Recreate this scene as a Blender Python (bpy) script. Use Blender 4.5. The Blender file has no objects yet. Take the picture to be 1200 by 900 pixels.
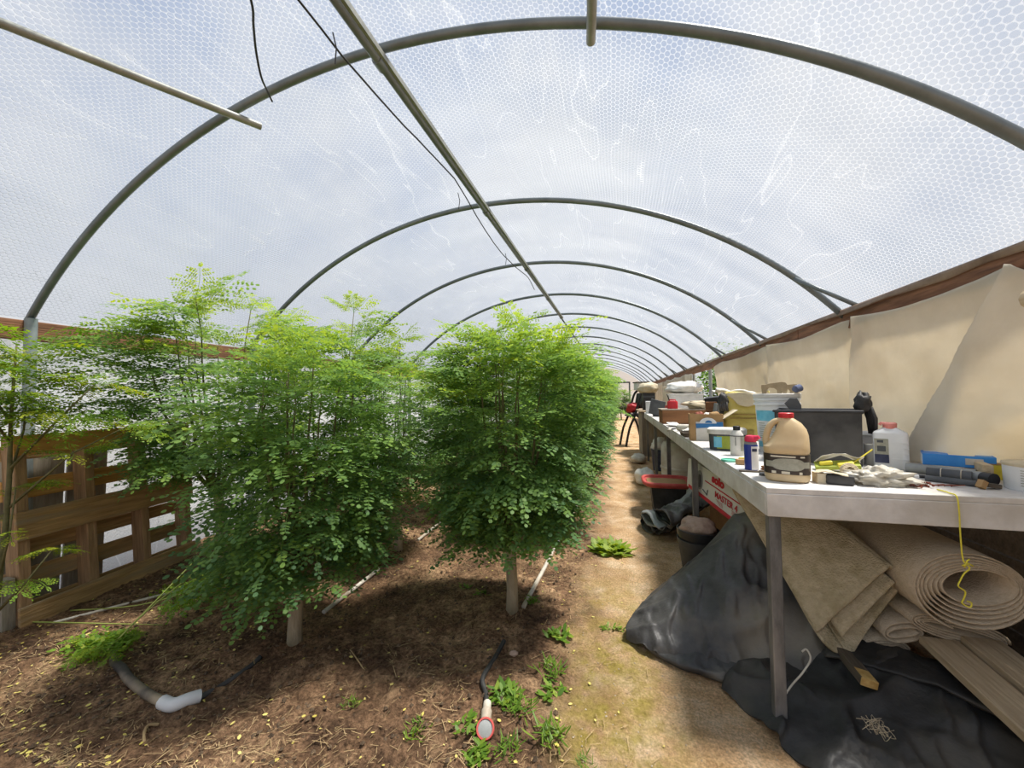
import bpy, math, random
import numpy as np
from mathutils import Vector, Matrix, Euler, noise as mnoise

SC = bpy.context.scene
COL = SC.collection
PI = math.pi
rnd = random.Random(7)

# ------------------------------------------------------------------ materials
def nodes(m):
    m.use_nodes = True
    nt = m.node_tree
    nt.nodes.clear()
    return nt, nt.nodes, nt.links

def mk(name, c1, c2=None, scale=8.0, rough=0.7, metal=0.0, bump=0.0, bscale=None, stretch=(1, 1, 1), spec=0.4,
       detail=6.0, lo=0.3, hi=0.7, c3=None, trans=0.0, coat=0.0):
    """noise-mottled surface: c1..c2 (and a third stain colour c3) in object coordinates"""
    m = bpy.data.materials.new(name)
    nt, N, L = nodes(m)
    out = N.new('ShaderNodeOutputMaterial')
    p = N.new('ShaderNodeBsdfPrincipled')
    p.inputs['Roughness'].default_value = rough
    p.inputs['Metallic'].default_value = metal
    p.inputs['Specular IOR Level'].default_value = spec
    L.new(p.outputs[0], out.inputs[0])
    tc = N.new('ShaderNodeTexCoord')
    mp = N.new('ShaderNodeMapping')
    mp.inputs['Scale'].default_value = stretch
    L.new(tc.outputs['Object'], mp.inputs[0])
    c2 = c2 or c1
    nz = N.new('ShaderNodeTexNoise')
    nz.inputs['Scale'].default_value = scale
    nz.inputs['Detail'].default_value = detail
    nz.inputs['Roughness'].default_value = 0.65
    L.new(mp.outputs[0], nz.inputs['Vector'])
    r = N.new('ShaderNodeValToRGB')
    r.color_ramp.elements[0].position = lo
    r.color_ramp.elements[0].color = (*c1, 1)
    r.color_ramp.elements[1].position = hi
    r.color_ramp.elements[1].color = (*c2, 1)
    L.new(nz.outputs['Fac'], r.inputs[0])
    col = r.outputs[0]
    if c3:
        n2 = N.new('ShaderNodeTexNoise')
        n2.inputs['Scale'].default_value = scale * 0.37
        n2.inputs['Detail'].default_value = 5
        L.new(mp.outputs[0], n2.inputs['Vector'])
        r2 = N.new('ShaderNodeValToRGB')
        r2.color_ramp.elements[0].position = 0.5
        r2.color_ramp.elements[0].color = (0, 0, 0, 1)
        r2.color_ramp.elements[1].position = 0.68
        r2.color_ramp.elements[1].color = (1, 1, 1, 1)
        L.new(n2.outputs['Fac'], r2.inputs[0])
        mx = N.new('ShaderNodeMix')
        mx.data_type = 'RGBA'
        L.new(r2.outputs[0], mx.inputs['Factor'])
        L.new(col, mx.inputs['A'])
        mx.inputs['B'].default_value = (*c3, 1)
        col = mx.outputs['Result']
    L.new(col, p.inputs['Base Color'])
    if coat:
        p.inputs['Coat Weight'].default_value = coat
    if bump:
        nb = N.new('ShaderNodeTexNoise')
        nb.inputs['Scale'].default_value = bscale or scale * 3
        nb.inputs['Detail'].default_value = 5
        L.new(mp.outputs[0], nb.inputs['Vector'])
        b = N.new('ShaderNodeBump')
        b.inputs['Strength'].default_value = bump
        b.inputs['Distance'].default_value = 0.02
        L.new(nb.outputs['Fac'], b.inputs['Height'])
        L.new(b.outputs[0], p.inputs['Normal'])
    if trans:
        t = N.new('ShaderNodeBsdfTranslucent')
        L.new(col, t.inputs['Color'])
        ms = N.new('ShaderNodeMixShader')
        ms.inputs[0].default_value = trans
        L.new(p.outputs[0], ms.inputs[1])
        L.new(t.outputs[0], ms.inputs[2])
        L.new(ms.outputs[0], out.inputs[0])
    return m

def leaf_mat(name, old, mid, young, trans=0.5):
    m = bpy.data.materials.new(name)
    nt, N, L = nodes(m)
    out = N.new('ShaderNodeOutputMaterial')
    at = N.new('ShaderNodeAttribute')
    at.attribute_name = 'age'
    geo = N.new('ShaderNodeNewGeometry')
    ma = N.new('ShaderNodeMath')
    ma.operation = 'MULTIPLY_ADD'
    L.new(geo.outputs['Random Per Island'], ma.inputs[0])
    ma.inputs[1].default_value = 0.3
    L.new(at.outputs['Fac'], ma.inputs[2])
    r = N.new('ShaderNodeValToRGB')
    e = r.color_ramp.elements
    e[0].position = 0.12
    e[0].color = (*old, 1)
    e[1].position = 1.1 if False else 1.0
    e[1].color = (*young, 1)
    k = e.new(0.6)
    k.color = (*mid, 1)
    L.new(ma.outputs[0], r.inputs[0])
    p = N.new('ShaderNodeBsdfPrincipled')
    p.inputs['Roughness'].default_value = 0.5
    p.inputs['Specular IOR Level'].default_value = 0.35
    L.new(r.outputs[0], p.inputs['Base Color'])
    t = N.new('ShaderNodeBsdfTranslucent')
    hs = N.new('ShaderNodeHueSaturation')
    hs.inputs['Hue'].default_value = 0.485
    hs.inputs['Saturation'].default_value = 1.1
    hs.inputs['Value'].default_value = 1.25
    L.new(r.outputs[0], hs.inputs['Color'])
    L.new(hs.outputs[0], t.inputs['Color'])
    ms = N.new('ShaderNodeMixShader')
    ms.inputs[0].default_value = trans
    L.new(p.outputs[0], ms.inputs[1])
    L.new(t.outputs[0], ms.inputs[2])
    L.new(ms.outputs[0], out.inputs[0])
    return m

def film_mat(name, pitch=0.029, body=(0.45, 0.48, 0.53), clear_mid=0.84, clear_rim=0.4, seams=True, bubbles=True, tint=(0.9, 0.93, 0.98)):
    """bubble film: hexagonally packed clear cells with milky rims"""
    m = bpy.data.materials.new(name)
    nt, N, L = nodes(m)
    out = N.new('ShaderNodeOutputMaterial')
    uv = N.new('ShaderNodeUVMap')
    uv.uv_map = 'UVMap'
    def vm(op, a, b=None):
        n = N.new('ShaderNodeVectorMath')
        n.operation = op
        for i, q in enumerate((a, b)):
            if q is None:
                continue
            if isinstance(q, tuple):
                n.inputs[i].default_value = q
            else:
                L.new(q, n.inputs[i])
        return n
    def mm(op, a, b=None, c=None, clamp=False):
        n = N.new('ShaderNodeMath')
        n.operation = op
        n.use_clamp = clamp
        for i, q in enumerate((a, b, c)):
            if q is None:
                continue
            if isinstance(q, (int, float)):
                n.inputs[i].default_value = q
            else:
                L.new(q, n.inputs[i])
        return n.outputs[0]
    noi = N.new('ShaderNodeTexNoise')
    noi.inputs['Scale'].default_value = 1.3
    noi.inputs['Detail'].default_value = 5
    mpn = N.new('ShaderNodeMapping')
    mpn.inputs['Scale'].default_value = (0.6, 1.8, 1)
    mpn.inputs['Rotation'].default_value = (0, 0, 0.35)
    L.new(uv.outputs[0], mpn.inputs[0])
    L.new(mpn.outputs[0], noi.inputs['Vector'])
    if bubbles:
        a, b = pitch * math.sqrt(3), pitch
        def cell(off):
            s = vm('MULTIPLY', uv.outputs[0], (1 / a, 1 / b, 0)).outputs[0]
            s = vm('ADD', s, (off, off, 0)).outputs[0]
            s = vm('FRACTION', s).outputs[0]
            s = vm('SUBTRACT', s, (0.5, 0.5, 0)).outputs[0]
            s = vm('MULTIPLY', s, (a / pitch, b / pitch, 0)).outputs[0]
            return vm('LENGTH', s).outputs['Value']
        d = mm('MINIMUM', cell(0.0), cell(0.5))
        rim = N.new('ShaderNodeMapRange')
        rim.interpolation_type = 'SMOOTHSTEP'
        rim.inputs['From Min'].default_value = 0.36
        rim.inputs['From Max'].default_value = 0.5
        L.new(d, rim.inputs['Value'])
        rimv = rim.outputs[0]
        f = mm('MULTIPLY_ADD', rimv, clear_rim - clear_mid, clear_mid)
    else:
        rimv = None
        f = mm('ADD', 0.0, clear_mid)
    n2 = mm('MULTIPLY_ADD', noi.outputs['Fac'], -0.7, 0.35)
    # whitened creases: thin wandering lines across the sheet
    cn = N.new('ShaderNodeTexNoise')
    cn.inputs['Scale'].default_value = 1.0
    cn.inputs['Detail'].default_value = 3
    mpc = N.new('ShaderNodeMapping')
    mpc.inputs['Scale'].default_value = (1.5, 0.33, 1)
    mpc.inputs['Rotation'].default_value = (0, 0, 0.18)
    L.new(uv.outputs[0], mpc.inputs[0])
    L.new(mpc.outputs[0], cn.inputs['Vector'])
    w1 = mm('MULTIPLY', cn.outputs['Fac'], 9.0)
    w1 = mm('FRACT', w1, 0)
    cre = mm('LESS_THAN', w1, 0.07)
    cs = mm('MULTIPLY', mm('SUBTRACT', 0.07, w1), cre)
    n2 = mm('MULTIPLY_ADD', cs, -5.0 if bubbles else 0.0, n2)
    clear = mm('ADD', f, n2, clamp=True)
    tr = N.new('ShaderNodeBsdfTransparent')
    tr.inputs[0].default_value = (*tint, 1)
    tl = N.new('ShaderNodeBsdfTranslucent')
    tl.inputs[0].default_value = (*body, 1)
    df = N.new('ShaderNodeBsdfDiffuse')
    df.inputs[0].default_value = (*body, 1)
    gl = N.new('ShaderNodeBsdfGlossy')
    gl.inputs['Roughness'].default_value = 0.22
    m1 = N.new('ShaderNodeMixShader')
    m1.inputs[0].default_value = 0.3
    L.new(tl.outputs[0], m1.inputs[1])
    L.new(df.outputs[0], m1.inputs[2])
    m2 = N.new('ShaderNodeMixShader')
    m2.inputs[0].default_value = 0.06
    L.new(m1.outputs[0], m2.inputs[1])
    L.new(gl.outputs[0], m2.inputs[2])
    m3 = N.new('ShaderNodeMixShader')
    L.new(clear, m3.inputs[0])
    L.new(m2.outputs[0], m3.inputs[1])
    L.new(tr.outputs[0], m3.inputs[2])
    if rimv is not None:
        bp = N.new('ShaderNodeBump')
        bp.inputs['Strength'].default_value = 0.5
        bp.inputs['Distance'].default_value = 0.006
        L.new(rimv, bp.inputs['Height'])
        for s in (tl, df, gl):
            L.new(bp.outputs[0], s.inputs['Normal'])
    L.new(m3.outputs[0], out.inputs[0])
    return m

def wood_mat(name, c1, c2, axis='Y', rough=0.8, c3=None):
    st = {'X': (1.2, 14, 14), 'Y': (14, 1.2, 14), 'Z': (14, 14, 1.2)}[axis]
    return mk(name, c1, c2, scale=3.0, rough=rough, stretch=st, bump=0.35, bscale=5, lo=0.28, hi=0.72, c3=c3)

M = {}
M['steel'] = mk('galvanised steel', (0.1, 0.12, 0.125), (0.17, 0.195, 0.2), 6, rough=0.36, metal=0.3, spec=0.5)
M['steel_light'] = mk('dull zinc pipe', (0.2, 0.21, 0.19), (0.33, 0.34, 0.31), 9, rough=0.5, metal=0.35)
M['post'] = mk('grey post', (0.2, 0.24, 0.25), (0.32, 0.36, 0.37), 7, rough=0.6, metal=0.2)
M['leg'] = mk('weathered grey leg', (0.075, 0.075, 0.075), (0.2, 0.2, 0.2), 22, rough=0.6, metal=0.3, stretch=(1, 1, 0.3), c3=(0.26, 0.25, 0.24))
M['bench_white'] = mk('worn white paint', (0.55, 0.53, 0.5), (0.7, 0.68, 0.65), 14, rough=0.6, bump=0.15, c3=(0.5, 0.47, 0.42))
M['rail_wood'] = wood_mat('reddish rail wood', (0.09, 0.04, 0.02), (0.3, 0.14, 0.07), 'Y')
M['pale_wood'] = wood_mat('pale timber', (0.42, 0.3, 0.17), (0.62, 0.5, 0.33), 'Y')
M['pallet'] = wood_mat('pallet wood', (0.24, 0.14, 0.055), (0.58, 0.37, 0.17), 'X', c3=(0.33, 0.25, 0.16))
M['pallet_new'] = wood_mat('orange pallet board', (0.42, 0.21, 0.06), (0.7, 0.4, 0.13), 'X')
M['pallet_v'] = wood_mat('pallet stringer wood', (0.2, 0.12, 0.06), (0.5, 0.32, 0.18), 'Z')
M['old_board'] = wood_mat('grey weathered board', (0.34, 0.25, 0.15), (0.58, 0.46, 0.31), 'X', c3=(0.28, 0.2, 0.12))
M['grey_wood_v'] = wood_mat('grey cabinet wood', (0.22, 0.19, 0.15), (0.4, 0.36, 0.29), 'Z')
M['dark_wood'] = wood_mat('dark stick wood', (0.05, 0.04, 0.03), (0.14, 0.11, 0.08), 'X')
M['cut_end'] = mk('ochre cut end', (0.3, 0.17, 0.04), (0.6, 0.42, 0.16), 30)
M['brown_box'] = wood_mat('brown crate wood', (0.17, 0.075, 0.03), (0.3, 0.14, 0.06), 'X')
M['canvas'] = mk('beige canvas', (0.72, 0.66, 0.54), (0.82, 0.77, 0.66), 3, rough=0.85, bump=0.08, bscale=60, trans=0.45, c3=(0.64, 0.57, 0.44))
M['curtain'] = mk('off white curtain', (0.6, 0.56, 0.45), (0.75, 0.72, 0.62), 4, rough=0.85, trans=0.3, c3=(0.42, 0.36, 0.25))
M['felt'] = mk('beige felt', (0.4, 0.33, 0.21), (0.56, 0.47, 0.32), 40, rough=0.95, bump=0.6, bscale=120, c3=(0.36, 0.3, 0.18))
M['carpet'] = mk('beige carpet backing', (0.45, 0.36, 0.25), (0.6, 0.5, 0.37), 60, rough=0.95, bump=0.4, bscale=150)
M['black_sheet'] = mk('dusty black sheeting', (0.03, 0.029, 0.03), (0.1, 0.096, 0.092), 5, rough=0.5, bump=0.25, bscale=30, c3=(0.2, 0.175, 0.135), spec=0.4)
M['black_cloth'] = mk('black woven sheet', (0.014, 0.014, 0.014), (0.04, 0.039, 0.038), 7, rough=0.6, bump=0.25, bscale=30, c3=(0.085, 0.075, 0.06))
M['black'] = mk('black plastic', (0.012, 0.012, 0.013), (0.03, 0.03, 0.032), 14, rough=0.45)
M['black_dusty'] = mk('dusty black plastic', (0.02, 0.02, 0.02), (0.06, 0.058, 0.055), 8, rough=0.6, c3=(0.1, 0.095, 0.09))
M['dark_grey'] = mk('dark grey plastic', (0.05, 0.055, 0.06), (0.1, 0.105, 0.11), 10, rough=0.6)
M['grey'] = mk('grey plastic', (0.22, 0.23, 0.22), (0.34, 0.35, 0.34), 10, rough=0.6)
M['white'] = mk('white plastic', (0.66, 0.67, 0.67), (0.78, 0.78, 0.77), 8, rough=0.45)
M['white_dirty'] = mk('dirty white plastic', (0.55, 0.53, 0.48), (0.72, 0.7, 0.66), 9, rough=0.6, c3=(0.42, 0.38, 0.3))
M['pvc'] = mk('dusty white pipe', (0.5, 0.45, 0.37), (0.68, 0.64, 0.56), 12, rough=0.6, c3=(0.32, 0.25, 0.17))
M['jug'] = mk('yellowed jug plastic', (0.66, 0.5, 0.28), (0.78, 0.63, 0.4), 6, rough=0.35, trans=0.25)
M['jug_label'] = mk('black jug label', (0.025, 0.018, 0.015), (0.06, 0.045, 0.035), 12, rough=0.4)
M['label_grey'] = mk('grey olive print', (0.26, 0.26, 0.2), (0.38, 0.37, 0.3), 60, rough=0.5)
M['label_cream'] = mk('cream print', (0.55, 0.5, 0.38), (0.7, 0.65, 0.52), 50, rough=0.5)
M['red'] = mk('red plastic', (0.5, 0.02, 0.03), (0.65, 0.04, 0.05), 8, rough=0.4)
M['red_faded'] = mk('faded red plastic', (0.45, 0.05, 0.045), (0.62, 0.12, 0.1), 9, rough=0.55)
M['pink_red'] = mk('magenta red cap', (0.62, 0.02, 0.07), (0.72, 0.05, 0.12), 8, rough=0.4)
M['pink'] = mk('pale coral cap', (0.66, 0.2, 0.17), (0.76, 0.32, 0.28), 8, rough=0.45)
M['dkblue'] = mk('deep blue paint', (0.02, 0.035, 0.22), (0.035, 0.06, 0.33), 8, rough=0.35)
M['blue'] = mk('bright blue plastic', (0.02, 0.18, 0.55), (0.05, 0.28, 0.68), 9, rough=0.4)
M['cyan'] = mk('sky blue print', (0.1, 0.42, 0.58), (0.22, 0.55, 0.68), 20, rough=0.5)
M['label_blue'] = mk('blue band print', (0.02, 0.12, 0.32), (0.04, 0.2, 0.45), 14, rough=0.5)
M['navy'] = mk('navy print', (0.02, 0.025, 0.06), (0.05, 0.06, 0.12), 20, rough=0.5)
M['mint'] = mk('mint green plastic', (0.12, 0.5, 0.36), (0.2, 0.6, 0.45), 9, rough=0.4)
M['yellow'] = mk('yellow plastic', (0.6, 0.5, 0.03), (0.75, 0.65, 0.08), 9, rough=0.45)
M['yellow_bag'] = mk('mustard paper sack', (0.4, 0.32, 0.07), (0.58, 0.48, 0.13), 9, rough=0.6, bump=0.3, c3=(0.5, 0.42, 0.16))
M['olive'] = mk('olive green print', (0.25, 0.3, 0.03), (0.4, 0.45, 0.06), 14, rough=0.5)
M['string'] = mk('yellow twine', (0.6, 0.52, 0.03), (0.72, 0.64, 0.08), 30)
M['cardboard'] = mk('cardboard', (0.32, 0.19, 0.08), (0.44, 0.28, 0.13), 9, rough=0.85)
M['tan_cloth'] = mk('tan cloth', (0.5, 0.42, 0.28), (0.66, 0.58, 0.43), 8, rough=0.9, bump=0.3, c3=(0.38, 0.31, 0.2))
M['white_cloth'] = mk('white cloth', (0.66, 0.63, 0.56), (0.8, 0.78, 0.72), 8, rough=0.9, bump=0.3)
M['clear_bag'] = mk('crumpled milky bag', (0.55, 0.5, 0.4), (0.75, 0.72, 0.64), 12, rough=0.3, bump=0.5, bscale=24, trans=0.25)
M['cut_wood'] = mk('tan cut-out wood', (0.3, 0.23, 0.13), (0.48, 0.38, 0.24), 14, rough=0.7)
M['rust'] = mk('rusty red screws', (0.14, 0.03, 0.015), (0.32, 0.1, 0.06), 40, rough=0.6, metal=0.3)
M['soil_lump'] = mk('dry soil', (0.3, 0.2, 0.15), (0.5, 0.36, 0.28), 14, rough=0.95, bump=0.5)
M['carton'] = mk('white carton', (0.62, 0.6, 0.56), (0.74, 0.72, 0.68), 5, rough=0.7)
M['carton_side'] = mk('brown carton side', (0.11, 0.075, 0.05), (0.19, 0.14, 0.1), 8, rough=0.85)
M['print_red'] = mk('red print', (0.5, 0.015, 0.03), (0.6, 0.03, 0.05), 20, rough=0.6)
M['print_pink'] = mk('pale red print', (0.62, 0.36, 0.34), (0.68, 0.42, 0.4), 50, rough=0.6)
M['print_dark'] = mk('dark print', (0.06, 0.06, 0.065), (0.14, 0.14, 0.15), 30, rough=0.6)
M['bark'] = mk('pale tree bark', (0.27, 0.22, 0.15), (0.46, 0.39, 0.28), 16, rough=0.9, bump=0.5, stretch=(1, 1, 0.35), c3=(0.2, 0.17, 0.1))
M['stem'] = mk('dark slender stem', (0.08, 0.075, 0.03), (0.17, 0.16, 0.07), 16, rough=0.8)
M['green_stem'] = mk('green shoot', (0.2, 0.26, 0.05), (0.35, 0.38, 0.1), 10, rough=0.6)
M['leaf'] = leaf_mat('compound leaves', (0.11, 0.225, 0.095), (0.22, 0.37, 0.08), (0.44, 0.55, 0.06))
M['leaf_lime'] = leaf_mat('lime sapling leaves', (0.1, 0.22, 0.03), (0.22, 0.36, 0.04), (0.5, 0.52, 0.06))
M['leaf_out'] = leaf_mat('outdoor leaves', (0.04, 0.1, 0.02), (0.1, 0.2, 0.04), (0.22, 0.36, 0.07))
M['weed'] = leaf_mat('weed leaves', (0.08, 0.17, 0.02), (0.17, 0.29, 0.03), (0.34, 0.42, 0.06), 0.35)
M['film'] = film_mat('bubble film roof')
M['film_wall'] = film_mat('milky film wall', clear_mid=0.2, clear_rim=0.14, body=(0.97, 0.97, 0.96))
M['film_end'] = film_mat('milky end film', clear_mid=0.1, bubbles=False, body=(0.7, 0.7, 0.69))
M['straw'] = mk('dry straw', (0.26, 0.165, 0.075), (0.52, 0.38, 0.2), 3, rough=0.9)
M['fallen'] = mk('yellow fallen leaflets', (0.5, 0.4, 0.05), (0.72, 0.62, 0.22), 3, rough=0.7)
M['clod'] = mk('dark soil clods', (0.05, 0.033, 0.02), (0.17, 0.115, 0.07), 5, rough=1.0, bump=0.5)
M['pebble'] = mk('pale grit', (0.34, 0.25, 0.16), (0.6, 0.5, 0.36), 4, rough=0.95)

def ground_mat():
    m = bpy.data.materials.new('soil and sandy path')
    nt, N, L = nodes(m)
    out = N.new('ShaderNodeOutputMaterial')
    p = N.new('ShaderNodeBsdfPrincipled')
    p.inputs['Roughness'].default_value = 0.95
    p.inputs['Specular IOR Level'].default_value = 0.15
    L.new(p.outputs[0], out.inputs[0])
    tc = N.new('ShaderNodeTexCoord')
    sep = N.new('ShaderNodeSeparateXYZ')
    L.new(tc.outputs['Object'], sep.inputs[0])
    def nz(scale, detail=6, rough=0.6, vec=None):
        n = N.new('ShaderNodeTexNoise')
        n.inputs['Scale'].default_value = scale
        n.inputs['Detail'].default_value = detail
        n.inputs['Roughness'].default_value = rough
        L.new(vec or tc.outputs['Object'], n.inputs['Vector'])
        return n.outputs['Fac']
    def ramp(fac, *stops):
        r = N.new('ShaderNodeValToRGB')
        e = r.color_ramp.elements
        e[0].position, e[0].color = stops[0][0], (*stops[0][1], 1)
        e[1].position, e[1].color = stops[-1][0], (*stops[-1][1], 1)
        for s in stops[1:-1]:
            k = e.new(s[0])
            k.color = (*s[1], 1)
        L.new(fac, r.inputs[0])
        return r.outputs[0]
    def mix(f, a, b, mode='MIX'):
        x = N.new('ShaderNodeMix')
        x.data_type = 'RGBA'
        x.blend_type = mode
        for k, q in (('Factor', f), ('A', a), ('B', b)):
            if isinstance(q, (int, float)):
                x.inputs[k].default_value = q
            elif isinstance(q, tuple):
                x.inputs[k].default_value = (*q, 1)
            else:
                L.new(q, x.inputs[k])
        return x.outputs['Result']
    def mm(op, a, b, c=None):
        n = N.new('ShaderNodeMath')
        n.operation = op
        for i, q in enumerate((a, b, c)):
            if q is None:
                continue
            if isinstance(q, (int, float)):
                n.inputs[i].default_value = q
            else:
                L.new(q, n.inputs[i])
        return n.outputs[0]
    soil = ramp(nz(3.2, 10, 0.72), (0.34, (0.085, 0.053, 0.037)), (0.5, (0.29, 0.18, 0.108)), (0.63, (0.56, 0.38, 0.23)))
    fine = ramp(nz(55, 6, 0.7), (0.34, (0.35, 0.33, 0.32)), (0.66, (1.5, 1.45, 1.4)))
    soil = mix(1.0, soil, fine, 'MULTIPLY')
    mid = ramp(nz(14, 7, 0.75), (0.36, (0.5, 0.47, 0.45)), (0.62, (1.25, 1.22, 1.18)))
    soil = mix(0.8, soil, mid, 'MULTIPLY')
    sand = ramp(nz(5, 9, 0.65), (0.34, (0.52, 0.32, 0.165)), (0.5, (0.7, 0.475, 0.275)), (0.66, (0.82, 0.63, 0.43)))
    fine2 = ramp(nz(95, 5, 0.7), (0.34, (0.6, 0.58, 0.55)), (0.66, (1.28, 1.26, 1.24)))
    sand = mix(1.0, sand, fine2, 'MULTIPLY')
    wob = mm('MULTIPLY_ADD', nz(2.4, 5, 0.6), 0.55, -0.27)
    xx = mm('ADD', sep.outputs['X'], wob)
    f_path = N.new('ShaderNodeMapRange')
    f_path.interpolation_type = 'SMOOTHSTEP'
    f_path.inputs['From Min'].default_value = -0.36
    f_path.inputs['From Max'].default_value = 0.02
    L.new(xx, f_path.inputs['Value'])
    base = mix(f_path.outputs[0], soil, sand)
    # mossy, greenish-ochre strip along the bed edge, near end
    ms1 = N.new('ShaderNodeMapRange')
    ms1.interpolation_type = 'SMOOTHSTEP'
    ms1.inputs['From Min'].default_value = 0.34
    ms1.inputs['From Max'].default_value = 0.06
    d = mm('ABSOLUTE', mm('ADD', xx, 0.02), 0)
    L.new(d, ms1.inputs['Value'])
    ms2 = N.new('ShaderNodeMapRange')
    ms2.inputs['From Min'].default_value = 3.2
    ms2.inputs['From Max'].default_value = 2.2
    L.new(sep.outputs['Y'], ms2.inputs['Value'])
    mf = mm('MULTIPLY', ms1.outputs[0], ms2.outputs[0])
    mn = ramp(nz(8, 6, 0.7), (0.36, (0, 0, 0)), (0.6, (0.85, 0.85, 0.85)))
    mf = mm('MULTIPLY', mf, mn)
    moss = ramp(nz(40, 4, 0.6), (0.3, (0.25, 0.2, 0.03)), (0.7, (0.5, 0.39, 0.09)))
    base = mix(mf, base, moss)
    # unseen pale ground added outside the left wall to bounce light onto it
    f_bounce = N.new('ShaderNodeMapRange')
    f_bounce.inputs['From Min'].default_value = -3.9
    f_bounce.inputs['From Max'].default_value = -4.2
    L.new(sep.outputs['X'], f_bounce.inputs['Value'])
    bounce_ground = ramp(nz(30, 5, 0.7), (0.3, (0.36, 0.35, 0.33)), (0.7, (0.5, 0.49, 0.46)))
    base = mix(f_bounce.outputs[0], base, bounce_ground)
    L.new(base, p.inputs['Base Color'])
    b = N.new('ShaderNodeBump')
    b.inputs['Strength'].default_value = 0.9
    b.inputs['Distance'].default_value = 0.04
    L.new(nz(42, 9, 0.75), b.inputs['Height'])
    L.new(b.outputs[0], p.inputs['Normal'])
    return m
M['ground'] = ground_mat()

# ------------------------------------------------------------------ mesh helpers
class MB:
    def __init__(self):
        self.v, self.f = [], []
    def add(self, vs, fs, mat=None):
        n = len(self.v)
        for q in vs:
            q = Vector(q)
            self.v.append(mat @ q if mat else q)
        for q in fs:
            self.f.append([i + n for i in q])
        return self
    def box(self, c, s, rot=(0, 0, 0)):
        x, y, z = s[0] / 2, s[1] / 2, s[2] / 2
        vs = [(-x, -y, -z), (x, -y, -z), (x, y, -z), (-x, y, -z), (-x, -y, z), (x, -y, z), (x, y, z), (-x, y, z)]
        fs = [(0, 3, 2, 1), (4, 5, 6, 7), (0, 1, 5, 4), (1, 2, 6, 5), (2, 3, 7, 6), (3, 0, 4, 7)]
        return self.add(vs, fs, Matrix.Translation(c) @ Euler(rot).to_matrix().to_4x4())
    def tube(self, pts, r, n=10, closed=False, cap=True):
        pts = [Vector(p) for p in pts]
        k = len(pts)
        rs = r if isinstance(r, (list, tuple)) else [r] * k
        vs, fs = [], []
        prev = None
        for i in range(k):
            if closed:
                t = pts[(i + 1) % k] - pts[i - 1]
            else:
                t = pts[min(i + 1, k - 1)] - pts[max(i - 1, 0)]
            t.normalize()
            if prev is None:
                a = Vector((0, 0, 1)) if abs(t.z) < 0.9 else Vector((1, 0, 0))
                u = t.cross(a).normalized()
            else:
                u = prev - t * prev.dot(t)
                if u.length < 1e-6:
                    u = t.orthogonal()
                u.normalize()
            prev = u
            w = t.cross(u)
            for j in range(n):
                a = 2 * PI * j / n
                vs.append(pts[i] + (u * math.cos(a) + w * math.sin(a)) * rs[i])
        m = k if closed else k - 1
        for i in range(m):
            for j in range(n):
                a, b = i * n + j, i * n + (j + 1) % n
                c, d = ((i + 1) % k) * n + (j + 1) % n, ((i + 1) % k) * n + j
                fs.append((a, b, c, d))
        if cap and not closed:
            fs.append(tuple(range(n - 1, -1, -1)))
            fs.append(tuple((k - 1) * n + j for j in range(n)))
        return self.add(vs, fs)
    def lathe(self, prof, n=28, c=(0, 0, 0), sx=1.0, sy=1.0, p=2.0, mat=None, cap=True, shift=None):
        vs, fs = [], []
        for i, (r, z) in enumerate(prof):
            ox = shift[i] if shift else 0
            for j in range(n):
                a = 2 * PI * j / n
                ca, sa = math.cos(a), math.sin(a)
                x = math.copysign(abs(ca) ** (2 / p), ca) * r * sx + ox
                y = math.copysign(abs(sa) ** (2 / p), sa) * r * sy
                vs.append((x + c[0], y + c[1], z + c[2]))
        for i in range(len(prof) - 1):
            for j in range(n):
                fs.append((i * n + j, i * n + (j + 1) % n, (i + 1) * n + (j + 1) % n, (i + 1) * n + j))
        if cap:
            fs.append(tuple(range(n - 1, -1, -1)))
            fs.append(tuple((len(prof) - 1) * n + j for j in range(n)))
        return self.add(vs, fs, mat)
    def patch(self, r, z0, z1, a0, a1, sx=1, sy=1, p=2.0, n=12, d=0.0015, outline=None):
        """a thin curved patch lying on a lathe wall, angles in degrees (-90 faces local -Y)"""
        vs, fs = [], []
        for i in range(n + 1):
            t = i / n
            a = math.radians(a0 + (a1 - a0) * t)
            ca, sa = math.cos(a), math.sin(a)
            za, zb = (z0, z1) if not outline else outline(t, z0, z1)
            for rr in (r, r + d):
                x = math.copysign(abs(ca) ** (2 / p), ca) * rr * sx
                y = math.copysign(abs(sa) ** (2 / p), sa) * rr * sy
                vs += [(x, y, za), (x, y, zb)]
        for i in range(n):
            o, q = i * 4, i * 4 + 4
            fs += [(o + 2, q + 2, q + 3, o + 3), (o + 1, o + 3, q + 3, q + 1), (o, q, q + 2, o + 2)]
        fs += [(0, 2, 3, 1), (n * 4, n * 4 + 1, n * 4 + 3, n * 4 + 2)]
        return self.add(vs, fs)
    def prism(self, poly, t, mat=None):
        """2-D outline in local XZ extruded t along Y"""
        n = len(poly)
        vs = [(x, -t / 2, z) for x, z in poly] + [(x, t / 2, z) for x, z in poly]
        fs = [tuple(range(n)), tuple(range(2 * n - 1, n - 1, -1))]
        fs += [(i, i + n, (i + 1) % n + n, (i + 1) % n) for i in range(n)]
        return self.add(vs, fs, mat)
    def grid(self, nu, nv, fn, thick=0.0):
        vs = [fn(i / nu, j / nv) for j in range(nv + 1) for i in range(nu + 1)]
        w = nu + 1
        fs = [(j * w + i, j * w + i + 1, (j + 1) * w + i + 1, (j + 1) * w + i) for j in range(nv) for i in range(nu)]
        return self.add(vs, fs)

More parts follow.
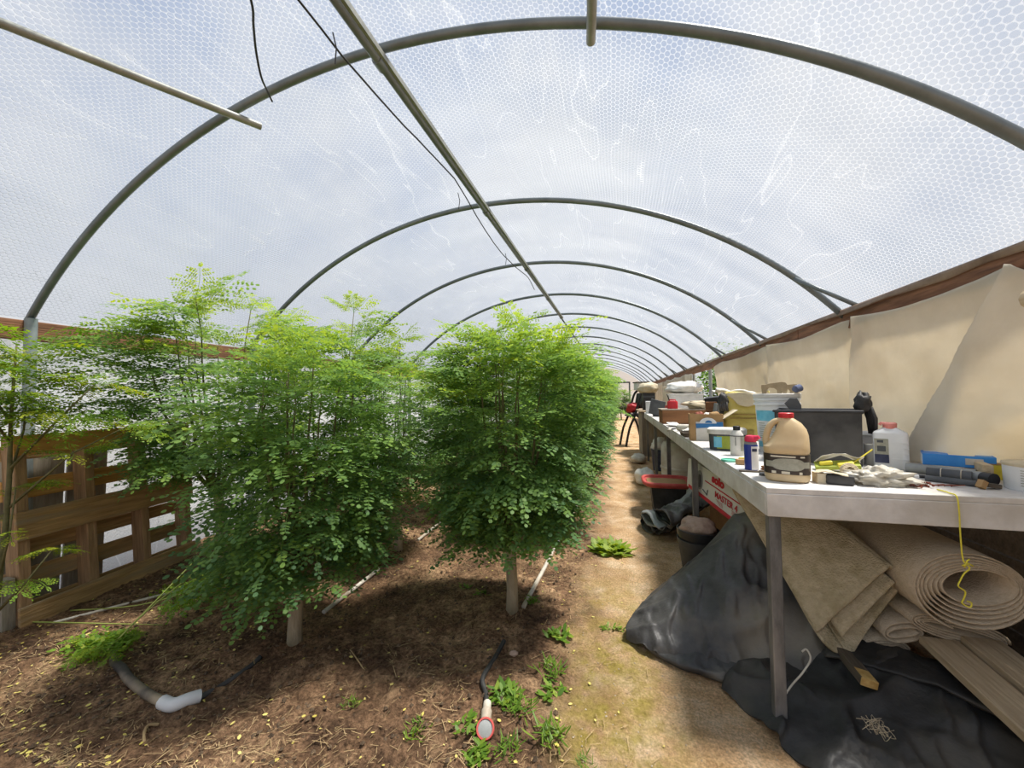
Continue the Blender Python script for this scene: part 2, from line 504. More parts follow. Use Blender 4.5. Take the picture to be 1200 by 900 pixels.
def link(name, mb, mat, smooth=False, origin=None, bevel=0.0, solid=0.0, subsurf=0, auto=False):
    me = bpy.data.meshes.new(name)
    o0 = Vector((0, 0, 0))
    if origin == 'base':
        xs = [p.x for p in mb.v]
        ys = [p.y for p in mb.v]
        zs = [p.z for p in mb.v]
        o0 = Vector(((min(xs) + max(xs)) / 2, (min(ys) + max(ys)) / 2, min(zs)))
    me.from_pydata([tuple(p - o0) for p in mb.v], [], mb.f)
    mats = mat if isinstance(mat, (list, tuple)) else [mat]
    for q in mats:
        me.materials.append(q)
    if smooth:
        me.polygons.foreach_set('use_smooth', [True] * len(me.polygons))
        if auto:
            me.set_sharp_from_angle(angle=math.radians(38))
    me.update()
    o = bpy.data.objects.new(name, me)
    o.location = o0
    COL.objects.link(o)
    if solid:
        md = o.modifiers.new('Solid', 'SOLIDIFY')
        md.thickness = solid
        md.offset = 0
    if bevel:
        md = o.modifiers.new('Bevel', 'BEVEL')
        md.width = bevel
        md.segments = 2
        md.limit_method = 'ANGLE'
    if subsurf:
        md = o.modifiers.new('Sub', 'SUBSURF')
        md.levels = md.render_levels = subsurf
    return o

def part(name, mb, mat, parent, label=None, **k):
    o = link(name, mb, mat, **k)
    o.parent = parent
    if label:
        o['label'] = label
    return o

def thing(name, label, cat, loc=(0, 0, 0), rz=0.0, group=None, rot=None):
    o = bpy.data.objects.new(name, None)
    o.empty_display_size = 0.05
    COL.objects.link(o)
    o.location = loc
    o.rotation_euler = rot or (0, 0, rz)
    o['label'] = label
    o['category'] = cat
    if group:
        o['group'] = group
    return o

def solo(name, mb, mat, label, cat, group=None, loc=None, rz=None, rot=None, **k):
    o = link(name, mb, mat, origin=None if loc is not None else 'base', **k)
    if loc is not None:
        o.location = loc
    if rz is not None:
        o.rotation_euler = (0, 0, rz)
    if rot is not None:
        o.rotation_euler = rot
    o['label'] = label
    o['category'] = cat
    if group:
        o['group'] = group
    return o

def struct(name, mb, mat, **k):
    o = link(name, mb, mat, **k)
    o['kind'] = 'structure'
    return o

def copy_tree(o, parent=None):
    c = o.copy()
    COL.objects.link(c)
    if parent:
        c.parent = parent
    for ch in list(o.children):
        copy_tree(ch, c)
    return c

def text_mb(txt, size, squeeze=1.0, bold=0.0):
    cu = bpy.data.curves.new('lettering', 'FONT')
    cu.body = txt
    cu.size = size
    cu.offset = bold
    cu.extrude = 0.0008
    to = bpy.data.objects.new('lettering', cu)
    COL.objects.link(to)
    dg = bpy.context.evaluated_depsgraph_get()
    me = bpy.data.meshes.new_from_object(to.evaluated_get(dg))
    mb = MB()
    mb.add([(v.co.x * squeeze, v.co.y, v.co.z) for v in me.vertices], [tuple(p.vertices) for p in me.polygons])
    bpy.data.objects.remove(to)
    bpy.data.curves.remove(cu)
    bpy.data.meshes.remove(me)
    return mb

def xf(mb, mat):
    mb.v = [mat @ p for p in mb.v]
    return mb

def fbm(x, y, z=0.0, o=4):
    return mnoise.fractal(Vector((x, y, z)), 1.0, 2.0, o)

def smooth_path(pts, n=6):
    out = []
    P = [Vector(p) for p in pts]
    for i in range(len(P) - 1):
        a, b = P[max(i - 1, 0)], P[i]
        c, d = P[i + 1], P[min(i + 2, len(P) - 1)]
        for k in range(n):
            u = k / n
            out.append(0.5 * ((2 * b) + (c - a) * u + (2 * a - 5 * b + 4 * c - d) * u * u + (3 * b - a - 3 * c + d) * u ** 3))
    out.append(P[-1])
    return out

# ------------------------------------------------------------------ dimensions of the tunnel (metres)
H0, XC, AX, BZ, ZC = 1.3, -1.083, 3.3067, 2.972, 0.041
XL, XR, ZS = -3.721, 1.554, 1.834
T0 = math.asin((ZS - ZC) / BZ)
SP, Y1, NH = 1.6, 1.618, 14
def arch_pt(t, y, off=0.0):
    a = T0 + (PI - 2 * T0) * t
    return Vector((XC + (AX + off) * math.cos(a), y, ZC + (BZ + off) * math.sin(a)))

# ------------------------------------------------------------------ the ground
TREES1 = [(-0.627, 2.262), (-1.672, 1.718), (-1.782, 2.912), (-3.05, 2.42)]
def ground_z(x, y):
    if x < -8 or x > 6 or y > 27 or y < -4:
        return -0.06
    z = 0.012 * fbm(x * 2.2, y * 2.2, 3.1) + 0.008 * fbm(x * 9, y * 9, 1.7)
    bed = max(0.0, min(1.0, (-0.12 - x) / 0.3))
    z = z * (0.45 + 0.9 * bed) + bed * 0.02 * fbm(x * 20, y * 20, 9.0, 3)
    for tx, ty in TREES1:
        d2 = (x - tx) ** 2 + (y - ty) ** 2
        if d2 < 0.5:
            z += 0.03 * math.exp(-d2 / 0.05)
    return z
def axis_vals(a0, a1, fine0, fine1, step, grow):
    vals = [fine0]
    while vals[-1] < fine1:
        vals.append(vals[-1] + step)
    s = step
    while vals[-1] < a1:
        s *= grow
        vals.append(vals[-1] + s)
    s, lo = step, []
    v = fine0
    while v > a0:
        s *= grow
        v -= s
        lo.append(v)
    return lo[::-1] + vals
gx = axis_vals(-45, 45, -3.9, 1.75, 0.028, 1.25)
gy = axis_vals(-30, 70, 0.9, 4.6, 0.028, 1.06)
g = MB()
W = len(gx)
g.v = [Vector((x, y, ground_z(x, y))) for y in gy for x in gx]
g.f = [(j * W + i, j * W + i + 1, (j + 1) * W + i + 1, (j + 1) * W + i) for j in range(len(gy) - 1) for i in range(W - 1)]
struct('floor', g, M['ground'], smooth=True)

# ------------------------------------------------------------------ film roof and walls
def add_uv(o, fn):
    me = o.data
    uv = me.uv_layers.new(name='UVMap')
    li = [l.vertex_index for l in me.loops]
    buf = []
    for i in li:
        buf += fn[i]
    uv.data.foreach_set('uv', buf)

YA, YB = -3.0, 24.1
def roof_grid(nt, ny):
    mb, uvs = MB(), []
    arc = 6.95
    for j in range(ny + 1):
        y = YA + (YB - YA) * j / ny
        for i in range(nt + 1):
            t = i / nt
            p = arch_pt(t, y, 0.045)
            nrm = Vector((math.cos(T0 + (PI - 2 * T0) * t), 0, math.sin(T0 + (PI - 2 * T0) * t)))
            ph = ((y - Y1) / SP) % 1.0
            sag = math.sin(PI * ph)
            w = 0.03 * fbm(t * 7 + 0.6 * math.sin(y * 1.3), y * 0.9, 2.0) + 0.012 * abs(fbm(t * 22, y * 1.4, 5.0, 3))
            p = p + nrm * (w * sag * 1.2 - 0.03 * sag + 0.004)
            mb.v.append(p)
            uvs.append((t * arc, y))
    w = nt + 1
    mb.f = [(j * w + i, j * w + i + 1, (j + 1) * w + i + 1, (j + 1) * w + i) for j in range(ny) for i in range(nt)]
    return mb, uvs
mb, uvs = roof_grid(150, 260)
o = struct('ceiling', mb, M['film'], smooth=True)
add_uv(o, uvs)

def film_sheet(name, fn, nu, nv, su, sv, mat):
    mb = MB().grid(nu, nv, fn)
    uvs = [(i / nu * su, j / nv * sv) for j in range(nv + 1) for i in range(nu + 1)]
    o = struct(name, mb, mat, smooth=True)
    add_uv(o, uvs)
    return o
film_sheet('wall_left', lambda u, v: (XL - 0.045 + 0.015 * fbm(u * 40, v * 2, 4.0), YA + (YB - YA) * u, -0.05 + v * 1.86), 160, 10, 27.1, 1.86, M['film_wall'])
# end film under the last hoop
mb, uvs = MB(), []
for j in range(13):
    for i in range(41):
        t = i / 40
        p = arch_pt(t, YB - 0.1, 0.03)
        k = j / 12
        mb.v.append(Vector((p.x, YB - 0.1, -0.05 + (p.z + 0.05) * k)))
        uvs.append((p.x, p.z * k))
mb.f = [(j * 41 + i, j * 41 + i + 1, (j + 1) * 41 + i + 1, (j + 1) * 41 + i) for j in range(12) for i in range(40)]
o = struct('wall_far', mb, M['film_end'])
add_uv(o, uvs)
d = MB()
for x in (-0.25, 0.75):
    d.box((x, YB - 0.2, 1.05), (0.08, 0.08, 2.1))
d.box((0.25, YB - 0.2, 2.08), (1.08, 0.08, 0.08))
d.box((0.25, YB - 0.2, 1.0), (0.92, 0.03, 0.06))
struct('door_1', d, M['dark_grey'])
# side rails along the hips
r = MB()
r.box((XL, (YA + YB) / 2, 1.775), (0.04, YB - YA, 0.13))
struct('trim_1', r, M['rail_wood'], bevel=0.006)
r = MB()
for a, b in ((-3.0, 3.9), (3.9, 8.9), (8.9, 16.0), (16.0, 24.0)):
    r.box((XR + 0.01, (a + b) / 2, 1.80 + rnd.uniform(-0.005, 0.005)), (0.05, b - a - 0.01, 0.12))
struct('trim_2', r, M['rail_wood'], bevel=0.006)
# flap of film edge stapled over the right rail
def flap(u, v):
    y = -1.0 + 20 * u
    return (XR - 0.032 - 0.012 * math.sin(u * 70) * v, y, 1.875 - v * (0.035 + 0.018 * fbm(y * 1.8, 0.3, 1)))
mb = MB().grid(200, 3, flap)
struct('trim_3', mb, mk('brown film edge', (0.12, 0.07, 0.045), (0.32, 0.23, 0.16), 5, rough=0.5), smooth=True, solid=0.004)

# ------------------------------------------------------------------ steel hoops
ordw = ['nearest', 'second', 'third', 'fourth', 'fifth', 'sixth', 'seventh', 'eighth', 'ninth', 'tenth', 'eleventh', 'twelfth', 'thirteenth', 'farthest']
for k in range(NH):
    y = Y1 + SP * k
    lab = ('nearest steel roof hoop, thick grey pipe crossing the top of the photo' if k == 0 else
           'farthest steel roof hoop, just before the end film' if k == NH - 1 else
           '%s grey steel roof hoop counted from the camera' % ordw[k])
    t = thing('roof_hoop', lab, 'hoop', (XC, y, 0), group='steel hoops of the tunnel roof')
    a = MB().tube([arch_pt(i / 56, 0) - Vector((XC, 0, 0)) for i in range(57)], 0.0215, 12)
    part('arch', a, M['steel'], t, smooth=True)
    for s, x in ((0, XL + 0.03), (1, XR + 0.16)):
        pb = MB().tube([(x - XC, 0, -0.05), (x - XC, 0, ZS + 0.02)], 0.03, 12)
        part('post', pb, M['post'], t, smooth=True, auto=True)
    p0 = arch_pt(0.075, 0) - Vector((XC, 0, 0))
    if k == 0:
        continue
    b = MB().tube([p0 + Vector((0.0, -0.02, -0.02)), (XR - XC + 0.01, -0.17, ZS + 0.03)], 0.014, 8)
    part('brace', b, M['steel'], t, smooth=True)

# low boarded wall under the canvas
r = MB()
for i in range(7):
    r.box((1.80, 10.5, 0.085 + 0.17 * i), (0.025, 27.0, 0.162))
struct('wall_right', r, M['dark_wood'])
# ridge pipe and purlins
t = thing('ridge_pipe', 'long steel ridge pipe running down the middle of the roof', 'pipe', (XC, Y1, 2.94))
part('pipe', MB().tube([(0, -3.5, 0), (0, 6.5, 0)], 0.02, 10), M['steel'], t, smooth=True)
part('rail', MB().box((0.03, 1.5, 0.012), (0.016, 10, 0.028)), M['steel_light'], t, label='pale strip along the ridge pipe')
part('thin_pipe', MB().tube([(0.0, 6.4, 0), (0, 20.8, 0)], 0.017, 8), M['steel'], t, smooth=True)
for k in range(0, 5):
    part('clamp', MB().tube([(0, SP * k - 0.03, 0), (0, SP * k + 0.03, 0)], 0.027, 10), M['steel'], t, smooth=True, auto=True)
solo('brace_pipe', MB().tube([(-1.895, 1.69, 2.835), (-2.27, 0.9, 2.775), (-2.62, 0.16, 2.63)], 0.019, 12), M['steel_light'],
     'slanting zinc pipe ending under the nearest hoop, upper left', 'pipe', smooth=True, auto=True)
solo('purlin_pipe', MB().tube([(-0.075, 1.665, 2.83), (-0.06, 1.5, 2.832), (-0.03, 0.2, 2.835)], 0.02, 12), M['steel_light'],
     'short pipe end poking past the nearest hoop, top centre', 'pipe', smooth=True, auto=True)
solo('hanging_wire', MB().tube(smooth_path([(-1.30, 1.02, 2.96), (-1.39, 1.19, 2.914), (-1.48, 1.28, 2.917), (-1.573, 1.375, 2.91), (-1.637, 1.46, 2.873), (-1.694, 1.55, 2.879), (-1.72, 1.6, 2.873)], 5), 0.005, 6), M['black'],
     'thin black wire dangling by the nearest hoop', 'wire', smooth=True)
wp = []
for i in range(41):
    y = 0.4 + 5.2 * i / 40
    wp.append((XC - 0.04 - 0.035 * abs(math.sin((y - 0.1) * 1.25)), y, 2.92 - 0.075 * abs(math.sin((y - 0.1) * 1.25)) ** 1.4 + 0.01 * fbm(y * 3, 1)))
t = thing('cable', 'thin black cable looped along under the ridge pipe', 'cable', (0, 0, 0))
part('wire', MB().tube(wp, 0.005, 6), M['black'], t, smooth=True)
for y in (1.35, 2.7, 4.0):
    part('tie', MB().tube([(XC - 0.05, y, 2.86), (XC - 0.04, y + 0.01, 2.8), (XC - 0.055, y + 0.02, 2.74)], 0.003, 5), M['black'], t)

# ------------------------------------------------------------------ moringa foliage
def leaflet_shape(L, Wd):
    # six-sided leaflet, base at the origin, lying along +x
    return np.array([(0, 0, 0), (0.3 * L, -0.42 * Wd, 0), (0.75 * L, -0.42 * Wd, 0), (L, 0, 0), (0.75 * L, 0.42 * Wd, 0), (0.3 * L, 0.42 * Wd, 0)])

def rotm(ax, a):
    return np.array(Matrix.Rotation(a, 3, ax))

def make_frond(rg, L=0.34, npairs=6, sub=4, ls=0.021):
    """feathery twice-divided leaf: returns leaflets (n,6,3) and rachis polylines"""
    lf, st = [], []
    droop = rg.uniform(0.1, 0.5)
    def main(s):
        return np.array((s * L, 0.015 * math.sin(s * 3), -droop * L * s * s * 0.55))
    st.append([main(i / 5) for i in range(6)])
    for k in range(npairs + 1):
        s = 0.28 + 0.72 * k / npairs
        b = main(s)
        sl = (-1.1 * droop * s)
        for side in ((-1, 1) if k < npairs else (0,)):
            pl = L * (0.46 * (1 - 0.55 * abs(s - 0.5) * 1.2)) * rg.uniform(0.8, 1.15)
            if side == 0:
                pl = L * 0.26
            ang = side * rg.uniform(0.85, 1.15)
            R = rotm('Y', -sl * 0.5) @ rotm('Z', ang) @ rotm('Y', rg.uniform(0.0, 0.32))
            st.append([b, b + R @ np.array((pl, 0, -0.02 * pl))])
            for q in range(sub + 1):
                u = 0.25 + 0.75 * q / sub
                pb = np.array((u * pl, 0, -0.18 * pl * u * u))
                for sd in ((-1, 1) if q < sub else (0,)):
                    sz = ls * rg.uniform(0.75, 1.2)
                    lfm = leaflet_shape(sz, sz * 0.8)
                    Rl = rotm('Z', sd * rg.uniform(0.8, 1.3)) @ rotm('X', rg.uniform(-0.4, 0.4)) @ rotm('Y', rg.uniform(-0.1, 0.45))
                    lfm = lfm @ Rl.T
                    lf.append((R @ (lfm + pb).T).T + b)
    return np.array(lf), st

frg = random.Random(11)
FRONDS = [make_frond(frg, 0.34, frg.choice((6, 6, 7)), 4, 0.022) for _ in range(8)]

def np_mesh(name, polys, mats, ages=None, tubes=None):
    """polys: (n,k,3) array of loose k-gons (+ optional strips MB) -> mesh with an 'age' attribute"""
    n, k, _ = polys.shape
    v = polys.reshape(-1, 3)
    loops = np.arange(n * k)
    starts = np.arange(n) * k
    if tubes and tubes.v:
        tv = np.array([tuple(p) for p in tubes.v])
        tf = np.array(tubes.f) + n * k
        v = np.vstack([v, tv])
        loops = np.concatenate([loops, tf.reshape(-1)])
        starts = np.concatenate([starts, n * k + np.arange(len(tf)) * tf.shape[1]])
    me = bpy.data.meshes.new(name)
    me.vertices.add(len(v))
    me.vertices.foreach_set('co', v.reshape(-1).astype(np.float32))
    me.loops.add(len(loops))
    me.loops.foreach_set('vertex_index', loops.astype(np.int32))
    me.polygons.add(len(starts))
    me.polygons.foreach_set('loop_start', starts.astype(np.int32))
    for q in mats:
        me.materials.append(q)
    me.update(calc_edges=True)
    a = me.attributes.new('age', 'FLOAT', 'POINT')
    arr = np.full(len(v), 0.25, np.float32)
    if ages is not None:
        arr[:n * k] = np.repeat(ages, k)
    a.data.foreach_set('value', arr)
    me.validate()
    return me

def frond_batch(places, scale_rachis=True):
    """places: (position, matrix3, scale, age) -> leaflets, ages, rachis strips"""
    P, A = [], []
    tb = MB()
    for pos, R, s, age, fi in places:
        lf, st = FRONDS[fi]
        P.append((lf.reshape(-1, 3) * s) @ R.T + pos)
        A.append(np.full(len(lf), age))
        for pl in st:
            q = [(R @ (np.array(x) * s)) + pos for x in pl]
            w = 0.0016 if len(pl) > 2 else 0.0009
            for i in range(len(q) - 1):
                dv = q[i + 1] - q[i]
                sd = np.cross(dv, (0.2, 0.1, 1.0))
                sd = sd / (np.linalg.norm(sd) + 1e-9) * w
                tb.add([q[i] - sd, q[i] + sd, q[i + 1] + sd, q[i + 1] - sd], [(0, 1, 2, 3)])
    P = np.vstack(P).reshape(-1, 6, 3)
    return P, np.concatenate(A), tb

def dir_matrix(az, el, roll):
    return np.array(Matrix.Rotation(az, 3, 'Z') @ Matrix.Rotation(-el, 3, 'Y') @ Matrix.Rotation(roll, 3, 'X'))

def tree_meshes(seed, height, crown0, radius, nf, nstem, trunk_r=0.03, trunk_h=0.35, lean=(0, 0), age0=0.25, fs=1.0, topbias=1.2, waist=0.6):
    """trunk splitting into upright rods; fronds spread from the rods"""
    rg = random.Random(seed)
    trunk, twigs = MB(), MB()
    fork = Vector((lean[0] * trunk_h, lean[1] * trunk_h, trunk_h))
    trunk.tube([(0, 0, -0.06), (0.004, 0, trunk_h * 0.3), tuple(fork * 0.7), tuple(fork)], [trunk_r * 1.15, trunk_r, trunk_r * 0.93, trunk_r * 0.9], 12)
    stems = []
    for i in range(nstem):
        az = 2 * PI * i / nstem + rg.uniform(-0.4, 0.4)
        rr = radius * waist * math.sqrt(rg.uniform(0.05, 1))
        top = Vector((fork.x + lean[0] * 0.3 + rr * math.cos(az), fork.y + lean[1] * 0.3 + rr * math.sin(az), height * rg.uniform(0.8, 1.0)))
        pts = []
        ctrl = Vector((fork.x + rr * 0.75 * math.cos(az), fork.y + rr * 0.75 * math.sin(az), trunk_h + 0.25 * (height - trunk_h)))
        b0 = Vector((fork.x * 0.9, fork.y * 0.9, trunk_h * 0.9))
        for q in range(9):
            u = q / 8
            p = b0 * (1 - u) ** 2 + ctrl * 2 * u * (1 - u) + top * u * u
            p += Vector((rg.uniform(-1, 1), rg.uniform(-1, 1), 0)) * 0.012
            pts.append(p)
        stems.append(pts)
        twigs.tube(pts, [trunk_r * 0.42 * (1 - u / 9) ** 1.3 + 0.002 for u in range(9)], 7)
    places = []
    for i in range(nf):
        st = rg.choice(stems)
        for _ in range(20):
            u = rg.random() ** (1 / topbias)
            u = 0.02 + 0.98 * u
            x = u * 8
            a = min(int(x), 7)
            p = st[a].lerp(st[a + 1], x - a)
            if p.z >= crown0 * 0.9:
                break
        hrel = (p.z - crown0) / max(0.05, height - crown0)
        out = math.atan2(p.y - fork.y, p.x - fork.x)
        az = out + rg.gauss(0, 1.1)
        el = 0.5 * max(0, hrel - 0.3) + rg.gauss(0.08, 0.16) + (0.25 if hrel < 0.15 else 0)
        s = fs * rg.uniform(0.75, 1.2)
        # reach: push the leaf base out along a petiole so the crown fills its radius
        lim = radius * (0.72 + 0.28 * math.sin(PI * min(1, max(0, hrel)) ** 0.8))
        dist = math.hypot(p.x - fork.x, p.y - fork.y)
        reach = max(0.0, lim - dist - 0.3 * s) * rg.uniform(0.2, 1.0)
        base = Vector((p.x + reach * math.cos(az), p.y + reach * math.sin(az), max(crown0 - 0.02, p.z + reach * math.sin(el) * 0.6 - 0.05 * (1 - hrel))))
        if reach > 0.05:
            twigs.tube([p, base], 0.0035, 4, cap=False)
        young = age0 + 0.5 * max(0.0, u - 0.45) + rg.gauss(0, 0.1)
        places.append((np.array(base), dir_matrix(az, el, rg.uniform(-0.25, 0.25)), s, max(0.0, min(0.85, young)), rg.randrange(len(FRONDS))))
    for st in stems:   # tufts of young leaves at the stem tips
        for q in range(8):
            az = rg.uniform(0, 2 * PI)
            places.append((np.array(st[-1]), dir_matrix(az, rg.uniform(0.3, 1.0), 0), fs * rg.uniform(0.45, 0.7), min(0.85, age0 + 0.45), rg.randrange(len(FRONDS))))
    return trunk, twigs, places

def make_tree(name, label, cat, loc, args, leafmat='leaf', group=None, bark='bark'):
    t = thing(name, label, cat, loc, group=group)
    trunk, twigs, places = tree_meshes(**args)
    def inside(pl):
        tip = Vector(pl[1] @ np.array((0.36 * pl[2], 0, -0.05))) + Vector(pl[0]) + Vector(loc)
        q = Vector(pl[0]) + Vector(loc)
        return all(a.x > XL + 0.12 and ((a.x - XC) / (AX - 0.12)) ** 2 + ((a.z - ZC) / (BZ - 0.12)) ** 2 < 1 for a in (tip, q))
    places = [pl for pl in places if inside(pl)]
    part('trunk', trunk, M[bark], t, smooth=True)
    part('branches', twigs, M['stem'], t, smooth=True)
    P, A, tb = frond_batch(places)
    me = np_mesh('foliage', P, [M[leafmat]], A, tb)
    o = bpy.data.objects.new('foliage', me)
    COL.objects.link(o)
    o.parent = t
    return t

TG = 'feathery-leaved trees growing in rows in the soil beds'
def gz(x, y):
    return ground_z(x, y)
t1 = make_tree('moringa_tree', 'dense bushy tree with pale trunk in the centre of the photo, beside the path', 'tree', (-0.627, 2.262, gz(-0.627, 2.262) - 0.01),
               dict(seed=3, height=1.70, crown0=0.5, radius=0.47, nf=440, nstem=9, trunk_r=0.035, trunk_h=0.4, age0=0.16), group=TG)
t2 = make_tree('moringa_tree', 'dense dark green tree with stout pale trunk, front left of the soil bed', 'tree', (-1.672, 1.718, gz(-1.672, 1.718) - 0.01),
               dict(seed=5, height=1.6, crown0=0.38, radius=0.47, nf=330, nstem=8, trunk_r=0.036, trunk_h=0.36, lean=(0.02, 0.05), age0=0.12), group=TG)
t3 = make_tree('moringa_tree', 'tree on a slender leaning bare trunk, between the two dense front trees', 'tree', (-1.782, 2.912, gz(-1.782, 2.912) - 0.01),
               dict(seed=8, height=1.78, crown0=0.4, radius=0.5, nf=210, nstem=7, trunk_r=0.032, trunk_h=0.42, lean=(-0.28, 0.05), age0=0.22), group=TG)
t4 = make_tree('moringa_tree', 'tall airy tree right of the wooden pallet by the left film wall', 'tree', (-3.05, 2.42, gz(-3.05, 2.42) - 0.01),
               dict(seed=13, height=2.08, crown0=0.75, radius=0.62, nf=350, nstem=9, trunk_r=0.036, trunk_h=0.6, lean=(0.05, -0.12), age0=0.24, fs=1.05, waist=0.8), group=TG)
t5 = make_tree('moringa_tree', 'upright airy tree behind the dense front left tree', 'tree', (-2.45, 2.75, gz(-2.45, 2.75) - 0.01),
               dict(seed=17, height=2.05, crown0=0.6, radius=0.5, nf=190, nstem=7, trunk_r=0.026, trunk_h=0.5, age0=0.26, waist=0.75), group=TG)
# the rows going back: copies of the five grown trees, each turned and scaled
def tree_copy(src, x, y, rz, s, label):
    c = copy_tree(src)
    c.location = (x, y, gz(x, y) - 0.01)
    c.rotation_euler = (0, 0, rz)
    c.scale = (s, s, s)
    c['label'] = label
    return c
tree_copy(t1, -0.60, 3.95, 2.1, 1.06, 'tree right behind the dense centre tree, showing at its right edge')
names_c = ['second', 'third', 'fourth', 'fifth', 'sixth', 'seventh']
for i, y in enumerate((5.6, 7.2, 8.9, 10.6, 12.6, 14.8)):
    tree_copy((t1, t2)[i % 2], -0.58 + rnd.uniform(-0.05, 0.05), y, rnd.uniform(0, 6), 1.08 + 0.04 * rnd.random(),
              '%s tree behind the centre tree along the path' % names_c[i])
for i, y in enumerate((4.4, 6.0, 7.7, 9.6)):
    tree_copy((t3, t5)[i % 2], -1.8 + rnd.uniform(-0.1, 0.1), y, rnd.uniform(0, 6), 0.95,
              ['airy tree in the middle row, first behind the leaning-trunk tree', 'airy tree in the middle row, second behind the leaning-trunk tree',
               'airy tree in the middle row, third behind the leaning-trunk tree', 'airy tree in the middle row, fourth behind the leaning-trunk tree'][i])
for i, (x, y) in enumerate(((-2.85, 4.5), (-2.8, 6.3), (-2.85, 8.2))):
    tree_copy((t5, t4, t5)[i], x, y, rnd.uniform(0, 6), 0.88,
              ['wall-side tree behind the tall airy tree', 'second wall-side tree behind the tall airy tree', 'third wall-side tree behind the tall airy tree'][i])
tree_copy(t2, 0.22, 21.8, 1.0, 1.0, 'small bright tree at the far end of the sandy path')

# sapling at the left edge
t = thing('sapling', 'thin sparse sapling with lime leaves at the left edge before the pallet', 'sapling', (-3.2, 1.3, gz(-3.2, 1.3)))
sg = random.Random(21)
tw, pl = MB(), []
main = [Vector((0.0, 0, -0.03)), Vector((0.02, 0.0, 0.3)), Vector((0.0, 0.03, 0.6)), Vector((0.045, 0.02, 0.9)), Vector((0.02, 0.03, 1.2)), Vector((0.06, 0.02, 1.45)), Vector((0.05, 0.03, 1.62))]
tw.tube(main, [0.016, 0.014, 0.013, 0.011, 0.009, 0.006, 0.004], 8)
br = [((0.01, 0.02, 0.72), (0.26, 0.16, 1.02), (0.45, 0.3, 1.16)), ((0.045, 0.02, 0.95), (0.2, 0.16, 1.25), (0.34, 0.22, 1.42)), ((0.02, 0.03, 1.2), (-0.15, 0.0, 1.4), (-0.25, 0, 1.55)),
      ((0.03, 0.02, 1.1), (0.08, -0.12, 1.35), (0.12, -0.2, 1.55)), ((0.0, 0.0, 0.3), (0.06, 0.02, 0.6), (0.08, 0.03, 0.85)), ((0.0, 0.0, 0.45), (-0.12, 0.02, 0.65), (-0.16, 0.03, 0.8)),
      ((0.02, 0, 0.2), (0.14, 0.06, 0.36), (0.2, 0.12, 0.5)), ((0.045, 0.02, 0.9), (-0.03, 0.1, 1.15), (-0.06, 0.12, 1.3))]
for b in br:
    tw.tube(b, [0.007, 0.005, 0.003], 6)
    for q in (1, 2):
        for _ in range(8 if b[2][2] > 1.1 else 4):
            pl.append((np.array(b[q]), dir_matrix(sg.uniform(0, 6.28), sg.uniform(-0.2, 0.5), sg.uniform(-0.5, 0.5)), sg.uniform(0.45, 0.75) * (1.1 if b[2][2] > 1.2 else 0.7), sg.uniform(0.1, 0.8), sg.randrange(8)))
for _ in range(60):
    z = sg.uniform(1.15, 1.64)
    pl.append((np.array((0.05, 0.03, z)), dir_matrix(sg.uniform(0, 6.28), sg.uniform(0, 0.6), sg.uniform(-0.4, 0.4)), sg.uniform(0.6, 0.95), sg.uniform(0.05, 0.55), sg.randrange(8)))
part('stem', tw, M['stem'], t, smooth=True)
P, A, tb = frond_batch(pl)
o = bpy.data.objects.new('foliage', np_mesh('foliage', P, [M['leaf_lime']], A, tb))
COL.objects.link(o)
o.parent = t

# cut branch lying in front of the pallet
t = thing('cut_branch', 'cut green branches lying on the soil in front of the pallet', 'branch', (-2.75, 1.75, gz(-2.75, 1.75)))
tw, pl = MB(), []
sticks = [((0.2, -0.35, 0.02), (0.1, 0.05, 0.2), (0.05, 0.45, 0.42)), ((-0.55, -0.1, 0.015), (-0.1, 0.06, 0.04), (0.3, 0.35, 0.16)), ((-0.7, -0.25, 0.01), (-0.2, -0.18, 0.03), (0.2, -0.08, 0.02)), ((0.2, -0.35, 0.02), (0.19, -0.1, 0.16), (0.25, 0.3, 0.34))]
for b in sticks:
    tw.tube(smooth_path(b, 6), [0.0045 - 0.0002 * i for i in range(13)], 6)
for _ in range(26):
    pl.append((np.array((sg.gauss(0.12, 0.07), sg.gauss(-0.3, 0.05), sg.uniform(0.02, 0.05))), dir_matrix(sg.uniform(0, 6.28), sg.uniform(-0.1, 0.4), sg.uniform(-0.3, 0.3)), sg.uniform(0.25, 0.4), sg.uniform(0.3, 0.7), sg.randrange(8)))
for b in sticks[:2] + sticks[3:]:
    for _ in range(7):
        u = sg.uniform(0.45, 1)
        p = Vector(b[1]).lerp(Vector(b[2]), (u - 0.5) * 2 if u > 0.5 else 0)
        pl.append((np.array(p), dir_matrix(sg.uniform(-0.5, 2.2), sg.uniform(-0.1, 0.3), sg.uniform(-0.3, 0.3)), sg.uniform(0.6, 1.0), sg.uniform(0.2, 0.6), sg.randrange(8)))
part('stems', tw, M['green_stem'], t, smooth=True)
P, A, tb = frond_batch(pl)
loose = []
for _ in range(420):
    lf = leaflet_shape(sg.uniform(0.018, 0.03), 0.018) @ dir_matrix(sg.uniform(0, 6.28), sg.uniform(-0.3, 0.7), sg.uniform(-0.4, 0.4)).T
    loose.append(lf + np.array((sg.gauss(0.1, 0.09), sg.gauss(-0.31, 0.05), sg.uniform(0.015, 0.06))))
P = np.vstack([P, np.array(loose)])
A = np.concatenate([A, np.array([sg.uniform(0.1, 0.6) for _ in loose])])
P[:, :, 2] = np.where(P[:, :, 2] < 0.015, 0.015 + 0.02 * np.random.RandomState(3).rand(*P.shape[:2]), P[:, :, 2])
o = bpy.data.objects.new('foliage', np_mesh('foliage', P, [M['leaf_lime']], A, tb))
COL.objects.link(o)
o.parent = t

